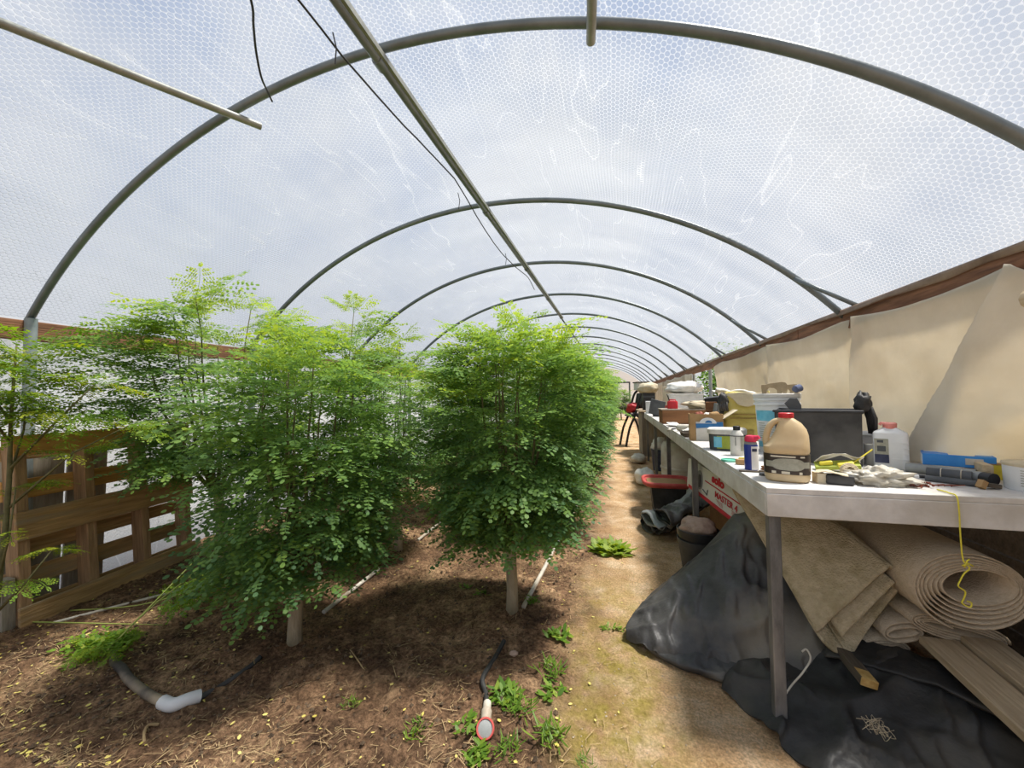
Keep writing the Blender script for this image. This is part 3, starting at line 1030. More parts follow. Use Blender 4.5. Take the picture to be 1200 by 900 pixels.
# outdoor shrubs seen through the gap in the right wall
def shrub(name, label, loc, r, h, n, seed):
    rg = random.Random(seed)
    t = thing(name, label, 'shrub', loc)
    tw, P, A = MB(), [], []
    for i in range(7):
        az = rg.uniform(0, 6.28)
        tw.tube([(0, 0, -0.1), (0.4 * r * math.cos(az), 0.4 * r * math.sin(az), h * 0.5), (0.7 * r * math.cos(az), 0.7 * r * math.sin(az), h * 0.9)], [0.04, 0.02, 0.008], 6)
    blobs = [(rg.uniform(-0.6, 0.6) * r, rg.uniform(-0.6, 0.6) * r, rg.uniform(0.25, 0.85) * h, rg.uniform(0.3, 0.5) * r) for _ in range(14)]
    for i in range(n):
        b = rg.choice(blobs)
        d = Vector((rg.gauss(0, 1), rg.gauss(0, 1), rg.gauss(0, 1))).normalized() * b[3] * rg.uniform(0.7, 1.05)
        p = np.array((b[0] + d.x, b[1] + d.y, b[2] + d.z))
        lf = leaflet_shape(0.1, 0.07) @ dir_matrix(rg.uniform(0, 6.28), rg.uniform(-0.9, 0.5), rg.uniform(-0.6, 0.6)).T
        P.append(lf + p)
        A.append(rg.uniform(0, 0.7))
    part('stems', tw, M['stem'], t, smooth=True)
    o = bpy.data.objects.new('foliage', np_mesh('foliage', np.array(P), [M['leaf_out']], np.array(A)))
    COL.objects.link(o)
    o.parent = t
shrub('shrub', 'leafy green shrub outside, seen through the gap beside the canvas', (3.3, 12.5, 0), 1.1, 2.6, 3500, 1)
shrub('shrub', 'leafy shrub outside behind the grey gap posts, farther back', (5.2, 17.5, 0), 1.8, 3.2, 3500, 2)
shrub('shrub', 'leafy shrub outside close behind the canvas bottom gap', (2.9, 5.2, 0), 0.7, 1.6, 2000, 3)

# ------------------------------------------------------------------ weeds along the bed edge
def weed(x, y, size, n, kind, label, seed):
    rg = random.Random(seed)
    P, A = [], []
    for i in range(int(n * 1.9)):
        az = rg.uniform(0, 6.28)
        if kind == 'broad':
            L, Wd, el = size * rg.uniform(0.3, 0.65), size * rg.uniform(0.16, 0.28), rg.uniform(0.1, 0.9)
        else:
            L, Wd, el = size * rg.uniform(0.4, 0.9), size * rg.uniform(0.05, 0.1), rg.uniform(0.3, 1.2)
        r0 = size * 0.62 * math.sqrt(rg.random())
        a2 = rg.uniform(0, 6.28)
        lf = leaflet_shape(L, Wd)
        lf[2:5, 2] -= 0.12 * L
        lf = lf @ dir_matrix(az, el, rg.uniform(-0.3, 0.3)).T
        P.append(lf + np.array((r0 * math.cos(a2), r0 * math.sin(a2), 0.004)))
        A.append(rg.uniform(0.0, 0.6) if size < 0.2 else rg.uniform(0.45, 0.85))
    o = bpy.data.objects.new('weed', np_mesh('weed', np.array(P), [M['weed']], np.array(A)))
    COL.objects.link(o)
    o.location = (x, y, gz(x, y))
    o['label'] = label
    o['category'] = 'weed'
    o['group'] = 'weeds along the edge of the soil bed'
W_ = [(-0.50, 1.66, 0.1, 34, 'broad', 'broad-leaved weed cluster right of the black drip tube'),
      (-0.42, 1.60, 0.09, 26, 'narrow', 'spiky weed tuft beside the broad-leaved cluster'),
      (-0.33, 1.85, 0.09, 30, 'narrow', 'tall weed tuft midway along the bed edge, nearer than the yellowish one'),
      (-0.30, 1.74, 0.08, 20, 'broad', 'small leafy weed right beneath the tall tuft on the bed edge'),
      (-0.33, 2.12, 0.09, 26, 'broad', 'low yellowish weed right of the centre trunk on the bed edge'),
      (-0.27, 1.50, 0.09, 34, 'narrow', 'low spreading weed on the mossy strip, front centre'),
      (-0.41, 1.40, 0.07, 26, 'narrow', 'grassy weed right of the red-rimmed cap'),
      (-0.59, 1.46, 0.07, 16, 'broad', 'weed with round leaves hugging the left side of the white coupling'),
      (-0.53, 1.37, 0.07, 30, 'broad', 'bright weed just in front of the red-rimmed cap'),
      (-0.78, 1.40, 0.07, 26, 'narrow', 'yellow-green grassy tuft on the soil left of the drip tube'),
      (-0.87, 2.42, 0.06, 14, 'broad', 'little weed left of the centre trunk, nearer one'),
      (-1.03, 2.52, 0.06, 12, 'broad', 'little weed left of the centre trunk, farther one'),
      (-0.53, 2.40, 0.07, 16, 'broad', 'weed at the white pipe beside the centre trunk'),
      (-1.12, 1.45, 0.05, 16, 'narrow', 'small green weed alone on the bare soil, front middle'),
      (-0.09, 2.26, 0.05, 10, 'broad', 'small dark weed on the sandy path right of the bed edge'),
      (-0.02, 2.28, 0.05, 12, 'broad', 'dark weed on the sandy path, next to a smaller one'),
      (-0.13, 1.42, 0.05, 12, 'narrow', 'small weed on the path edge at the bottom of the photo'),
      (-0.08, 3.4, 0.21, 90, 'broad', 'bright leafy weed patch on the path edge behind the centre tree'),
      (0.86, 1.55, 0.08, 14, 'broad', 'green weed before the black cloth at the bottom edge')]
for i, w in enumerate(W_):
    weed(*w, seed=100 + i)

# ------------------------------------------------------------------ litter on the soil (uncountable)
def scatter(n, fn, seed):
    rg = random.Random(seed)
    P = []
    for i in range(n):
        q = fn(rg)
        if q is not None:
            P.append(q)
    return np.array(P)
def bed_xy(rg):
    while True:
        y = 0.95 + 4.5 * rg.random() ** 1.7
        x = rg.uniform(-3.6, 0.35)
        if x > -0.2 and rg.random() < 0.75:
            continue
        return x, y
def straw(rg):
    x, y = bed_xy(rg)
    if fbm(x * 1.6, y * 1.6, 8.0) < -0.1 and rg.random() < 0.75:
        return None
    L, w = 0.012 + 0.055 * rg.random() ** 2.2, rg.uniform(0.0006, 0.0014)
    a = rg.gauss(0.6, 0.8)
    dx, dy = math.cos(a) * L, math.sin(a) * L
    z = gz(x, y) + rg.uniform(0.003, 0.01)
    z2 = gz(x + dx, y + dy) + rg.uniform(0.003, 0.014)
    nx, ny = -dy / L * w, dx / L * w
    return [(x - nx, y - ny, z), (x + nx, y + ny, z), (x + dx + nx, y + dy + ny, z2), (x + dx - nx, y + dy - ny, z2)]
def leafbit(rg):
    x, y = bed_xy(rg)
    dens = 1.0 if x < -1.9 else 0.3
    if rg.random() > dens:
        return None
    s = rg.uniform(0.004, 0.011)
    z = gz(x, y) + rg.uniform(0.004, 0.009)
    lf = leaflet_shape(2 * s, 1.3 * s) @ dir_matrix(rg.uniform(0, 6.28), rg.uniform(-0.2, 0.2), rg.uniform(-0.3, 0.3)).T
    return lf + np.array((x, y, z))
def clump(rg, s0, s1, xfun):
    x, y = xfun(rg)
    s = rg.uniform(s0, s1)
    z = gz(x, y) + s * 0.3
    v = [Vector((rg.uniform(0.6, 1) * a, rg.uniform(0.6, 1) * b, rg.uniform(0.5, 0.9) * c)) * s for a, b, c in ((1, 0, 0), (-1, 0, 0), (0, 1, 0), (0, -1, 0), (0, 0, 1), (0, 0, -1))]
    R = Matrix.Rotation(rg.uniform(0, 6), 3, 'Z')
    return [R @ p + Vector((x, y, z)) for p in v]
def bed_only(rg):
    while True:
        x, y = bed_xy(rg)
        if x < -0.25:
            return x, y
OCT = [(0, 2, 4), (2, 1, 4), (1, 3, 4), (3, 0, 4), (2, 0, 5), (1, 2, 5), (3, 1, 5), (0, 3, 5)]
def stuff(name, me_or_mb, mat, label, cat):
    if isinstance(me_or_mb, MB):
        o = link(name, me_or_mb, mat)
    else:
        o = bpy.data.objects.new(name, me_or_mb)
        COL.objects.link(o)
    o['kind'] = 'stuff'
    o['label'] = label
    o['category'] = cat
    return o
stuff('straw_litter', np_mesh('straw_litter', scatter(15000, straw, 5), [M['straw']]), None, 'dry straw bits strewn over the brown soil', 'straw')
stuff('leaf_litter', np_mesh('leaf_litter', scatter(2600, leafbit, 6), [M['fallen']]), None, 'tiny yellow fallen leaflets on the soil', 'leaf litter')
cm = MB()
rg = random.Random(9)
for i in range(2600):
    cm.add(clump(rg, 0.004, 0.016, bed_only), OCT)
stuff('soil_clods', cm, M['clod'], 'dark crumbs and clods on the soil bed', 'soil')
pm = MB()
for i in range(900):
    pm.add(clump(rg, 0.002, 0.006, lambda r: (r.uniform(-0.3, 0.7), 1.1 + 5 * r.random() ** 1.6)), OCT)
stuff('path_grit', pm, M['pebble'], 'fine pale grit on the sandy path', 'grit')

# ------------------------------------------------------------------ pallet leaning on the left wall
# local frame: x along the wall, z up the pallet, -y is the deck side facing the path
ang = math.atan2(2.5 - 1.46, -3.53 + 3.42)
t = thing('wooden_pallet', 'weathered wooden pallet leaning upright against the left film wall', 'pallet', (-3.47, 1.98, gz(-3.47, 1.98) - 0.005))
t.rotation_euler = Euler((0.1, 0, 0)).to_matrix().to_4x4().to_euler()
t.matrix_world = Matrix.Translation((-3.47, 1.98, gz(-3.47, 1.98) + 0.0)) @ Matrix.Rotation(ang, 4, 'Z') @ Matrix.Rotation(-0.09, 4, 'X')
for i, (z0, z1, m) in enumerate(((0.0, 0.12, 'pallet'), (0.5, 0.67, 'pallet'), (1.0, 1.12, 'pallet_new'))):
    part('front_board', MB().box((0, -0.06, (z0 + z1) / 2), (1.06, 0.02, z1 - z0), (0, rnd.uniform(-0.012, 0.012), 0)), M[m], t, bevel=0.004)
for x in (-0.49, -0.16, 0.17, 0.49):
    part('stringer', MB().box((x, 0, 0.56), (0.055, 0.1, 1.1)), M['pallet_v'], t, bevel=0.004)
for i, (z0, z1) in enumerate(((0.02, 0.11), (0.2, 0.31), (0.39, 0.48), (0.54, 0.63), (0.73, 0.85), (0.97, 1.06))):
    part('back_board', MB().box((0, 0.06, (z0 + z1) / 2), (1.04, 0.02, z1 - z0)), M['pallet_new'] if i == 4 else M['pallet'], t, bevel=0.004)
gb = thing('timber_offcut', 'grey upright timber piece at the foot of the pallet, left edge', 'timber', (-3.43, 1.43, 0))
part('piece', MB().box((0, 0, 0.14), (0.07, 0.06, 0.3), (0.06, 0.05, 0.1)), M['grey_wood_v'], gb, bevel=0.004)
for i, (y, h, lab) in enumerate(((1.45, 0.98, 'left'), (1.68, 1.04, 'middle'), (1.91, 0.96, 'right'))):
    solo('plank', MB().box((-3.69, y, h / 2), (0.02, 0.215, h), (0, 0.03, 0)), M['grey_wood_v'],
         'grey upright plank behind the pallet, the %s one of three' % lab, 'plank', group='planks behind the pallet', bevel=0.003)

# ------------------------------------------------------------------ irrigation pipes on the soil
def gpath(pts, r, lift=None):
    return [(x, y, gz(x, y) + r * (0.7 if lift is None else lift)) for x, y in pts]
t = thing('irrigation_hose', 'black curved irrigation hose with white elbow on the soil, front left', 'hose', (-2.3, 1.35, gz(-2.3, 1.35)))
inv = Vector(t.location)
def rel(pts):
    return [Vector(p) - inv for p in pts]
hp = smooth_path(gpath([(-2.60, 1.50), (-2.50, 1.42), (-2.33, 1.355), (-2.2, 1.305), (-2.03, 1.27), (-1.88, 1.25)], 0.02))
part('hose', MB().tube(rel(hp), 0.019, 12), mk('dusty black hose', (0.03, 0.028, 0.027), (0.07, 0.06, 0.055), 9, rough=0.6, c3=(0.38, 0.3, 0.2)), t, smooth=True, auto=True)
part('elbow', MB().tube(rel(smooth_path(gpath([(-1.9, 1.25), (-1.835, 1.245), (-1.80, 1.275), (-1.78, 1.315)], 0.027))), 0.026, 12), M['white'], t, smooth=True, auto=True, label='white plastic elbow')
part('thin_hose', MB().tube(rel(smooth_path(gpath([(-1.785, 1.31), (-1.77, 1.40), (-1.74, 1.52), (-1.73, 1.57)], 0.012))), 0.012, 10), M['black_dusty'], t, smooth=True)
t = thing('drip_line', 'black drip tube with white coupling and red-rimmed cap before the centre trunk', 'drip line', (-0.56, 1.6, gz(-0.56, 1.6)))
inv = Vector(t.location)
part('tube', MB().tube(rel(smooth_path(gpath([(-0.60, 2.0), (-0.61, 1.86), (-0.62, 1.72), (-0.585, 1.66), (-0.55, 1.57)], 0.012))), 0.011, 10), M['black_dusty'], t, smooth=True)
part('coupling', MB().tube(rel(gpath([(-0.552, 1.585), (-0.54, 1.54), (-0.538, 1.535), (-0.528, 1.487)], 0.018)), [0.017, 0.017, 0.022, 0.021], 14), M['pvc'], t, smooth=True, auto=True, label='dusty white coupling')
cap = Matrix.Translation(Vector((-0.515, 1.452, gz(-0.515, 1.452) + 0.03)) - inv) @ Euler((0.75, 0.05, 0.1)).to_matrix().to_4x4()
c = MB()
c.lathe([(0.030, -0.012), (0.034, -0.01), (0.036, 0.0), (0.034, 0.006), (0.029, 0.006), (0.028, 0.001)], 22, mat=cap)
p_ = part('cap', c, M['red_faded'], t, smooth=True, auto=True, label='red-rimmed cap')
part('filter', MB().lathe([(0.028, -0.004), (0.028, 0.002), (0.012, 0.006)], 22, mat=cap), M['grey'], p_, smooth=True, auto=True)
def pvc(pts, r, label):
    mb = MB().tube(smooth_path(gpath(pts, r)), r, 10)
    solo('water_pipe', mb, M['pvc'], label, 'pipe', smooth=True, auto=True)
pvc([(-0.568, 2.31), (-0.55, 3.0), (-0.5, 4.2), (-0.45, 5.5)], 0.014, 'dusty white pipe on the soil right of the centre trunk')
pvc([(-1.75, 2.02), (-1.755, 2.3), (-1.76, 2.6)], 0.013, 'dusty white pipe piece on the soil right of the front left tree')
pvc([(-1.763, 3.2), (-1.79, 3.77), (-1.8, 4.3)], 0.013, 'dusty white pipe on the soil behind the leaning trunk')
pvc([(-3.25, 1.55), (-3.0, 1.85), (-2.75, 2.2)], 0.008, 'thin grey pipe on the soil along the pallet')
solo('twig', MB().tube(smooth_path(gpath([(-1.79, 1.115), (-1.83, 1.14), (-1.845, 1.165), (-1.82, 1.185)], 0.006)), 0.006, 6), M['straw'], 'small pale curved twig on the soil in front of the white elbow', 'twig', smooth=True)
solo('twig', MB().tube(smooth_path(gpath([(-1.35, 1.75), (-1.25, 1.68), (-1.12, 1.6)], 0.004)), 0.0035, 6), M['straw'], 'thin straight dry twig on the shaded soil between the two front trees', 'twig', smooth=True)

# ------------------------------------------------------------------ the long workbench
ZT = 0.935
t = thing('workbench', 'long white-painted workbench running along the right wall', 'workbench', (1.04, 5.2, 0))
part('tabletop', MB().box((0, 0, ZT - 0.011), (0.97, 6.95, 0.022)), M['bench_white'], t, bevel=0.003)
part('front_fascia', MB().box((-0.475, 0, ZT - 0.066), (0.025, 6.93, 0.088)), M['bench_white'], t, bevel=0.003)
part('end_fascia', MB().box((0, -3.465, ZT - 0.066), (0.97, 0.025, 0.088)), M['bench_white'], t, bevel=0.003)
for k in range(5):
    y = -3.44 + 1.6 * k
    part('leg', MB().box((-0.455, y, (ZT - 0.1) / 2), (0.042, 0.042, ZT - 0.1)), M['leg'], t, bevel=0.004)
    part('leg', MB().box((0.455, y + 0.03, (ZT - 0.1) / 2), (0.042, 0.042, ZT - 0.1)), M['leg'], t, bevel=0.004)
    part('cross_beam', MB().box((0, y + 0.03, ZT - 0.06), (0.9, 0.04, 0.07)), M['dark_wood'], t)
part('back_rail', MB().box((0.44, 0, 0.5), (0.03, 6.8, 0.12)), M['dark_wood'], t)

# second bench / cabinet farther down
t = thing('cabinet', 'grey board cabinet standing at the far end of the workbench', 'cabinet', (0.95, 9.3, 0))
part('body', MB().box((0.03, 0, 0.47), (0.9, 1.1, 0.94)), M['grey_wood_v'], t)
for y in (-0.46, -0.15, 0.16, 0.46):
    part('side_board', MB().box((-0.435, y, 0.47), (0.025, 0.28, 0.92)), M['grey_wood_v'], t, bevel=0.004)
part('top', MB().box((0, 0, 0.955), (1.0, 1.2, 0.03)), M['old_board'], t, bevel=0.003)

# ------------------------------------------------------------------ canvas on the right wall
def canvas(u, v):
    y = 0.95 + (6.82 - 0.95) * u
    zt = 1.80
    for a, b in ((1.95, 3.03), (3.03, 4.5), (4.5, 6.7)):
        if a <= y <= b:
            zt -= 0.04 * math.sin(PI * (y - a) / (b - a)) ** 1.2
    if y < 1.95:
        zt -= 0.32 * min(1, (1.95 - y) / 0.6) ** 0.8
    if y > 6.3:
        zt -= 0.06 * (y - 6.3) / 0.5
    zb = 0.952 + 0.01 * math.sin(y * 4)
    z = zt + (zb - zt) * v
    x = 1.512 + 0.11 * v
    for y0 in (3.03, 4.5):      # pleats under the fastening points
        w = 0.03 + 0.10 * v
        x -= (0.04 + 0.07 * v) * math.exp(-((y - y0 - 0.04 * v) / w) ** 2) - 0.06 * math.exp(-((y - y0 - 0.18 * v - 0.05) / (0.05 + 0.06 * v)) ** 2)
    yc = 1.96 + 0.52 * v        # long diagonal fold from the near fastening point
    dd = y - yc
    fold = math.exp(-(dd / (0.03 + 0.05 * v)) ** 2) if dd > 0 else math.exp(-(dd / (0.12 + 0.5 * v)) ** 2)
    x -= (0.03 + 0.2 * v) * fold
    y2 = 2.02 + 0.22 * v
    x -= 0.025 * math.exp(-((y - y2) / 0.05) ** 2) * v
    dd2 = y - (1.72 + 0.5 * (v - 0.55) / 0.45)
    if v > 0.4:
        x += 0.12 * max(0, min(1, (v - 0.4) * 4)) * (1 / (1 + math.exp(min(60, dd2 * 60))))
    x += 0.015 * math.sin(y * 3.1 + 1.0) * v + 0.012 * fbm(y * 2.2, v * 2.5, 6.0)
    yy = y
    if y > 6.2:
        yy = y + 0.12 * v * (y - 6.2)
    return (x, yy, z)
t = solo('canvas', MB().grid(260, 60, canvas), M['canvas'], 'beige canvas sheet hung in folds from the right rail behind the workbench', 'canvas', smooth=True, solid=0.004)
def curtain(u, v):
    y = 8.6 + 5.2 * u
    return (1.5 - 0.02 * math.sin(y * 11) * (0.4 + v) + 0.02 * fbm(y * 2, v * 2, 3), y, 1.76 - 0.85 * v - 0.03 * abs(math.sin(y * 2)))
solo('curtain', MB().grid(140, 16, curtain), M['curtain'], 'off-white hanging sheet beyond the gap with the grey posts', 'sheet', smooth=True, solid=0.004)
def curtain2(u, v):
    y = 14.0 + 9.5 * u
    return (1.52 - 0.03 * math.sin(y * 6) * v, y, 1.74 - 0.9 * v)
solo('curtain', MB().grid(100, 8, curtain2), M['tan_cloth'], 'dirty tan sheet along the right wall near the far end', 'sheet', smooth=True, solid=0.004)
solo('timber_rail', MB().tube([(1.41, 0.9, 1.615), (1.42, 1.4, 1.62), (1.435, 1.80, 1.625)], 0.04, 12), M['pale_wood'], 'pale round timber at the right edge beside the canvas peak', 'timber', smooth=True, auto=True)

# ------------------------------------------------------------------ helpers for things on the bench
def face(loc):
    """heading that turns local -Y towards the camera side"""
    return math.atan2(loc[0], loc[1]) * -1.0
def bench(name, label, cat, x, y, rz=None, z=ZT, group=None):
    return thing(name, label, cat, (x, y, z), face((x, y)) if rz is None else rz, group)
def crumple(mb, amp, sc, seed):
    mb.v = [p + Vector((fbm(p.x * sc, p.y * sc + seed, p.z * sc), fbm(p.x * sc + 7, p.y * sc, p.z * sc + seed), fbm(p.x * sc, p.y * sc + 3, p.z * sc - seed))) * amp for p in mb.v]
    return mb
def lump(sx, sy, sz, amp, sc, seed, nu=36, nv=18, flat=True):
    """crumpled cloth or bag lump resting on z = 0"""
    mb = MB()
    for j in range(nv + 1):
        a = PI * j / nv
        for i in range(nu):
            b = 2 * PI * i / nu
            x, y, z = math.sin(a) * math.cos(b), math.sin(a) * math.sin(b), math.cos(a)
            d = 1 + amp * fbm(x * sc + seed, y * sc, z * sc, 5)
            px, py, pz = x * d * sx, y * d * sy, z * d * sz + sz * 0.75
            mb.v.append(Vector((px, py, max(0.0, pz) if flat else pz)))
    for j in range(nv):
        for i in range(nu):
            mb.f.append([j * nu + i, (j + 1) * nu + i, (j + 1) * nu + (i + 1) % nu, j * nu + (i + 1) % nu])
    return mb

# the big jug
t = bench('jug', 'yellowed gallon jug with black label and red cap on the bench corner', 'jug', 0.69, 1.90)
prof = [(0.066, 0), (0.076, 0.006), (0.08, 0.02), (0.0785, 0.03), (0.0785, 0.118), (0.081, 0.126), (0.081, 0.143), (0.072, 0.16), (0.062, 0.19), (0.053, 0.215), (0.041, 0.24), (0.028, 0.256), (0.024, 0.262), (0.024, 0.27)]
shf = [0, 0, 0, 0, 0, 0, 0.0, 0.0085, 0.017, 0.0195, 0.015, 0.008, 0.004, 0.004]
b = MB().lathe(prof, 96, sx=1.0, sy=0.9, p=3.2, shift=shf)
part('body', b, M['jug'], t, smooth=True, auto=True)
hd = smooth_path([(-0.01, -0.012, 0.252), (-0.036, -0.012, 0.246), (-0.055, -0.012, 0.225), (-0.066, -0.012, 0.195), (-0.07, -0.012, 0.165), (-0.066, -0.012, 0.135)], 5)
part('handle', MB().tube(hd, [0.012] * 8 + [0.013] * (len(hd) - 8), 12), M['jug'], t, smooth=True)
part('cap', MB().lathe([(0.027, 0.262), (0.0275, 0.264), (0.0275, 0.281), (0.025, 0.283)], 24, c=(0.004, 0, 0)), M['red'], t, smooth=True, auto=True, label='red screw cap')
lb = part('label', MB().patch(0.0798, 0.034, 0.115, -178, -2, sy=0.9, p=3.2, n=40), M['jug_label'], t)
def oval(tt, z0, z1):
    m, h = (z0 + z1) / 2, (z1 - z0) / 2
    k = math.sqrt(max(0.0, 1 - (2 * tt - 1) ** 2))
    return m - h * k, m + h * k
part('emblem', MB().patch(0.0822, 0.05, 0.099, -118, -52, sy=0.9, p=3.2, n=24, outline=oval), M['label_grey'], lb)
bn = MB().patch(0.0812, 0.062, 0.086, -142, -30, sy=0.9, p=3.2, n=30)
part('banner', bn, M['label_grey'], lb)
part('print', MB().patch(0.0812, 0.103, 0.109, -120, -78, sy=0.9, p=3.2, n=10).patch(0.0812, 0.103, 0.109, -66, -52, sy=0.9, p=3.2, n=6), M['label_cream'], lb)
for a0, a1 in ((-95, -88), (-70, -62), (-118, -106)):
    part('stripe', MB().patch(0.0812, 0.036, 0.046, a0, a1, sy=0.9, p=3.2, n=4), M['label_cream'], lb)

# spray can with red trigger cap
t = bench('spray_can', 'blue and white spray can with magenta red cap, left of the big jug', 'spray can', 0.622, 2.12)
part('body', MB().lathe([(0.027, 0), (0.029, 0.003), (0.029, 0.118), (0.026, 0.124)], 26), M['dkblue'], t, smooth=True, auto=True)
part('label', MB().patch(0.0291, 0.004, 0.114, -88, 30, n=20), M['white'], t, label='white label half')
part('print', MB().patch(0.0308, 0.09, 0.104, -82, -40, n=8), M['navy'], t)
part('dome', MB().lathe([(0.027, 0.122), (0.027, 0.13), (0.02, 0.136)], 24), M['grey'], t, smooth=True, auto=True)
part('spray_cap', MB().lathe([(0.022, 0.134), (0.026, 0.138), (0.026, 0.152), (0.02, 0.163), (0.006, 0.166)], 24).tube([(-0.005, 0, 0.152), (0.026, -0.012, 0.155), (0.035, -0.015, 0.16)], [0.015, 0.012, 0.009], 10), M['pink_red'], t, smooth=True, auto=True)
# grey white bottle with black cap
t = bench('bottle', 'slim white bottle with black cap behind the blue spray can', 'bottle', 0.69, 2.6)
part('body', MB().lathe([(0.034, 0), (0.036, 0.004), (0.036, 0.115), (0.034, 0.125), (0.018, 0.15), (0.016, 0.152)], 26), M['white_dirty'], t, smooth=True, auto=True)
part('cap', MB().lathe([(0.018, 0.148), (0.019, 0.15), (0.019, 0.172), (0.017, 0.174)], 22), M['black'], t, smooth=True, auto=True)
part('label', MB().patch(0.0361, 0.03, 0.118, -60, -5, n=10), M['label_grey'], t)
part('band', MB().patch(0.0362, 0.114, 0.119, -178, -2, n=22).patch(0.0362, 0.06, 0.11, -104, -98, n=3), M['print_dark'], t)
# mint lid
solo('lid', MB().lathe([(0.0, 0.002), (0.036, 0.002), (0.04, 0.0), (0.041, 0.004), (0.041, 0.011), (0.037, 0.012), (0.036, 0.006), (0, 0.005)], 26, c=(0.587, 2.36, ZT), cap=False), M['mint'], 'mint green lid lying on the bench edge', 'lid', smooth=True, auto=True)
solo('scraper', MB().box((0.6, 2.05, ZT + 0.004), (0.1, 0.016, 0.006), (0, 0, -0.1)).box((0.648, 2.046, ZT + 0.005), (0.03, 0.022, 0.01), (0, 0, -0.1)), M['dark_wood'], 'dark flat bar lying in front of the blue spray can', 'bar', bevel=0.001)
t = bench('sanding_block', 'small brown block with a yellow strip behind the blue spray can', 'block', 0.62, 2.26)
part('block', MB().box((0, 0, 0.014), (0.055, 0.035, 0.028), (0, 0, 0.2)), M['cardboard'], t, bevel=0.004)
part('strip', MB().box((0.01, 0.025, 0.017), (0.05, 0.014, 0.034), (0, 0, 0.3)), M['yellow'], t, bevel=0.002)
solo('rag', xf(lump(0.035, 0.03, 0.015, 0.5, 2.2, 3, 20, 10), Matrix.Translation((0.69, 2.1, ZT))), M['brown_box'], 'small brown rag lump between the spray can and the jug', 'rag', smooth=True)
for i, (x, y, s, lab) in enumerate(((0.622, 1.975, 0.014, 'left'), (0.645, 1.965, 0.012, 'right'), (0.634, 1.99, 0.011, 'rear'))):
    solo('nut', MB().lathe([(s * 0.5, 0), (s, 0.0), (s, s * 0.9), (s * 0.5, s * 0.9)], 6, c=(x, y, ZT)), M['dark_grey'], 'dark metal nut on the bench left of the jug, the %s one' % lab, 'nut', bevel=0.001)

# white pail with blue label
t = bench('bucket', 'white bucket with sky blue label standing behind the big jug', 'bucket', 0.985, 2.83)
t.scale = (0.86, 0.86, 1.0)
part('body', MB().lathe([(0.118, 0), (0.12, 0.004), (0.136, 0.29), (0.136, 0.292), (0.146, 0.294), (0.146, 0.306), (0.138, 0.31), (0.138, 0.322), (0.147, 0.324), (0.147, 0.338), (0.14, 0.342)], 40), M['white'], t, smooth=True, auto=True)
part('lid', MB().lathe([(0.141, 0.34), (0.15, 0.342), (0.151, 0.36), (0.146, 0.366), (0.1, 0.364)], 40), M['white_dirty'], t, smooth=True, auto=True)
lb = MB()
for (z0, z1, nm, mt) in ((0.195, 0.26, 'blue_label', 'cyan'), (0.03, 0.065, 'lower_label', 'cyan')):
    q = MB()
    n = 18
    for i in range(n + 1):
        a = math.radians(-160 + 130 * i / n)
        for zz in (z0, z1):
            rr = 0.1205 + 0.016 * zz / 0.29 + 0.0012
            q.v.append(Vector((rr * math.cos(a), rr * math.sin(a), zz)))
    q.f = [[2 * i, 2 * i + 2, 2 * i + 3, 2 * i + 1] for i in range(n)]
    part(nm, q, M[mt], t, solid=0.001)
q = MB()
for zz in (0.178, 0.165, 0.152, 0.139, 0.126, 0.113, 0.1, 0.087):
    for a0, a1 in ((-150, -118), (-114, -72)):
        rr = 0.1205 + 0.016 * zz / 0.29 + 0.0005
        q.patch(rr, zz, zz + 0.004, a0, a1 - rnd.uniform(0, 12), n=5, d=0.0008)
part('small_print', q, M['label_grey'], t)
def cut_out(x, y, z, rz, s, label):
    poly = [(-0.075, 0.0), (-0.052, 0.0), (-0.046, 0.03), (-0.035, 0.04), (-0.01, 0.038), (0.006, 0.024), (0.006, 0.0), (0.018, 0.0), (0.03, 0.012), (0.046, 0.0), (0.058, 0.002), (0.064, 0.03), (0.062, 0.06), (0.052, 0.074),
            (0.034, 0.078), (-0.03, 0.07), (-0.055, 0.062), (-0.078, 0.062), (-0.08, 0.04)]
    mb = MB().prism([(a * s, b * s) for a, b in poly], 0.02)
    return solo('wood_cutout', mb, M['cut_wood'], label, 'wood cutout', loc=(x, y, z), rz=rz, bevel=0.003, group='wooden cut-outs on the white bucket')
zt = ZT + 0.364
cut_out(0.955, 2.75, zt, -0.33, 0.95, 'larger flat wooden cut-out with arched underside on the bucket lid')
cut_out(1.045, 2.80, zt, -0.2, 0.78, 'smaller flat wooden cut-out on the bucket lid, right of the larger one')
solo('rolled_sleeve', MB().tube([(1.055, 2.735, zt + 0.026), (1.085, 2.745, zt + 0.036)], 0.022, 14).tube([(1.049, 2.73, zt + 0.026), (1.055, 2.735, zt + 0.028)], 0.016, 14), mk('slate blue cloth', (0.1, 0.12, 0.2), (0.16, 0.19, 0.29), 20, rough=0.9), 'slate blue small roll at the right of the bucket lid', 'roll', smooth=True, auto=True)

# container with grey lid under the yellow sack
t = bench('tub', 'low dark green tub with dusty white top, left of the white bucket', 'tub', 0.70, 2.86)
t.scale = (0.72, 0.8, 1.05)
part('body', MB().lathe([(0.12, 0), (0.125, 0.005), (0.13, 0.1), (0.13, 0.105)], 28, sx=1.15, sy=0.8, p=3.5), M['dark_grey'], t, smooth=True, auto=True)
part('lid', MB().lathe([(0.135, 0.1), (0.139, 0.103), (0.139, 0.128), (0.13, 0.135)], 28, sx=1.15, sy=0.8, p=3.5), M['white_dirty'], t, smooth=True, auto=True)
part('label', MB().patch(0.1285, 0.012, 0.09, -110, -25, sx=1.15, sy=0.8, p=3.5, n=14), M['olive'], t)
part('label_panel', MB().patch(0.1292, 0.02, 0.085, -122, -96, sx=1.15, sy=0.8, p=3.5, n=6), M['cyan'], t)
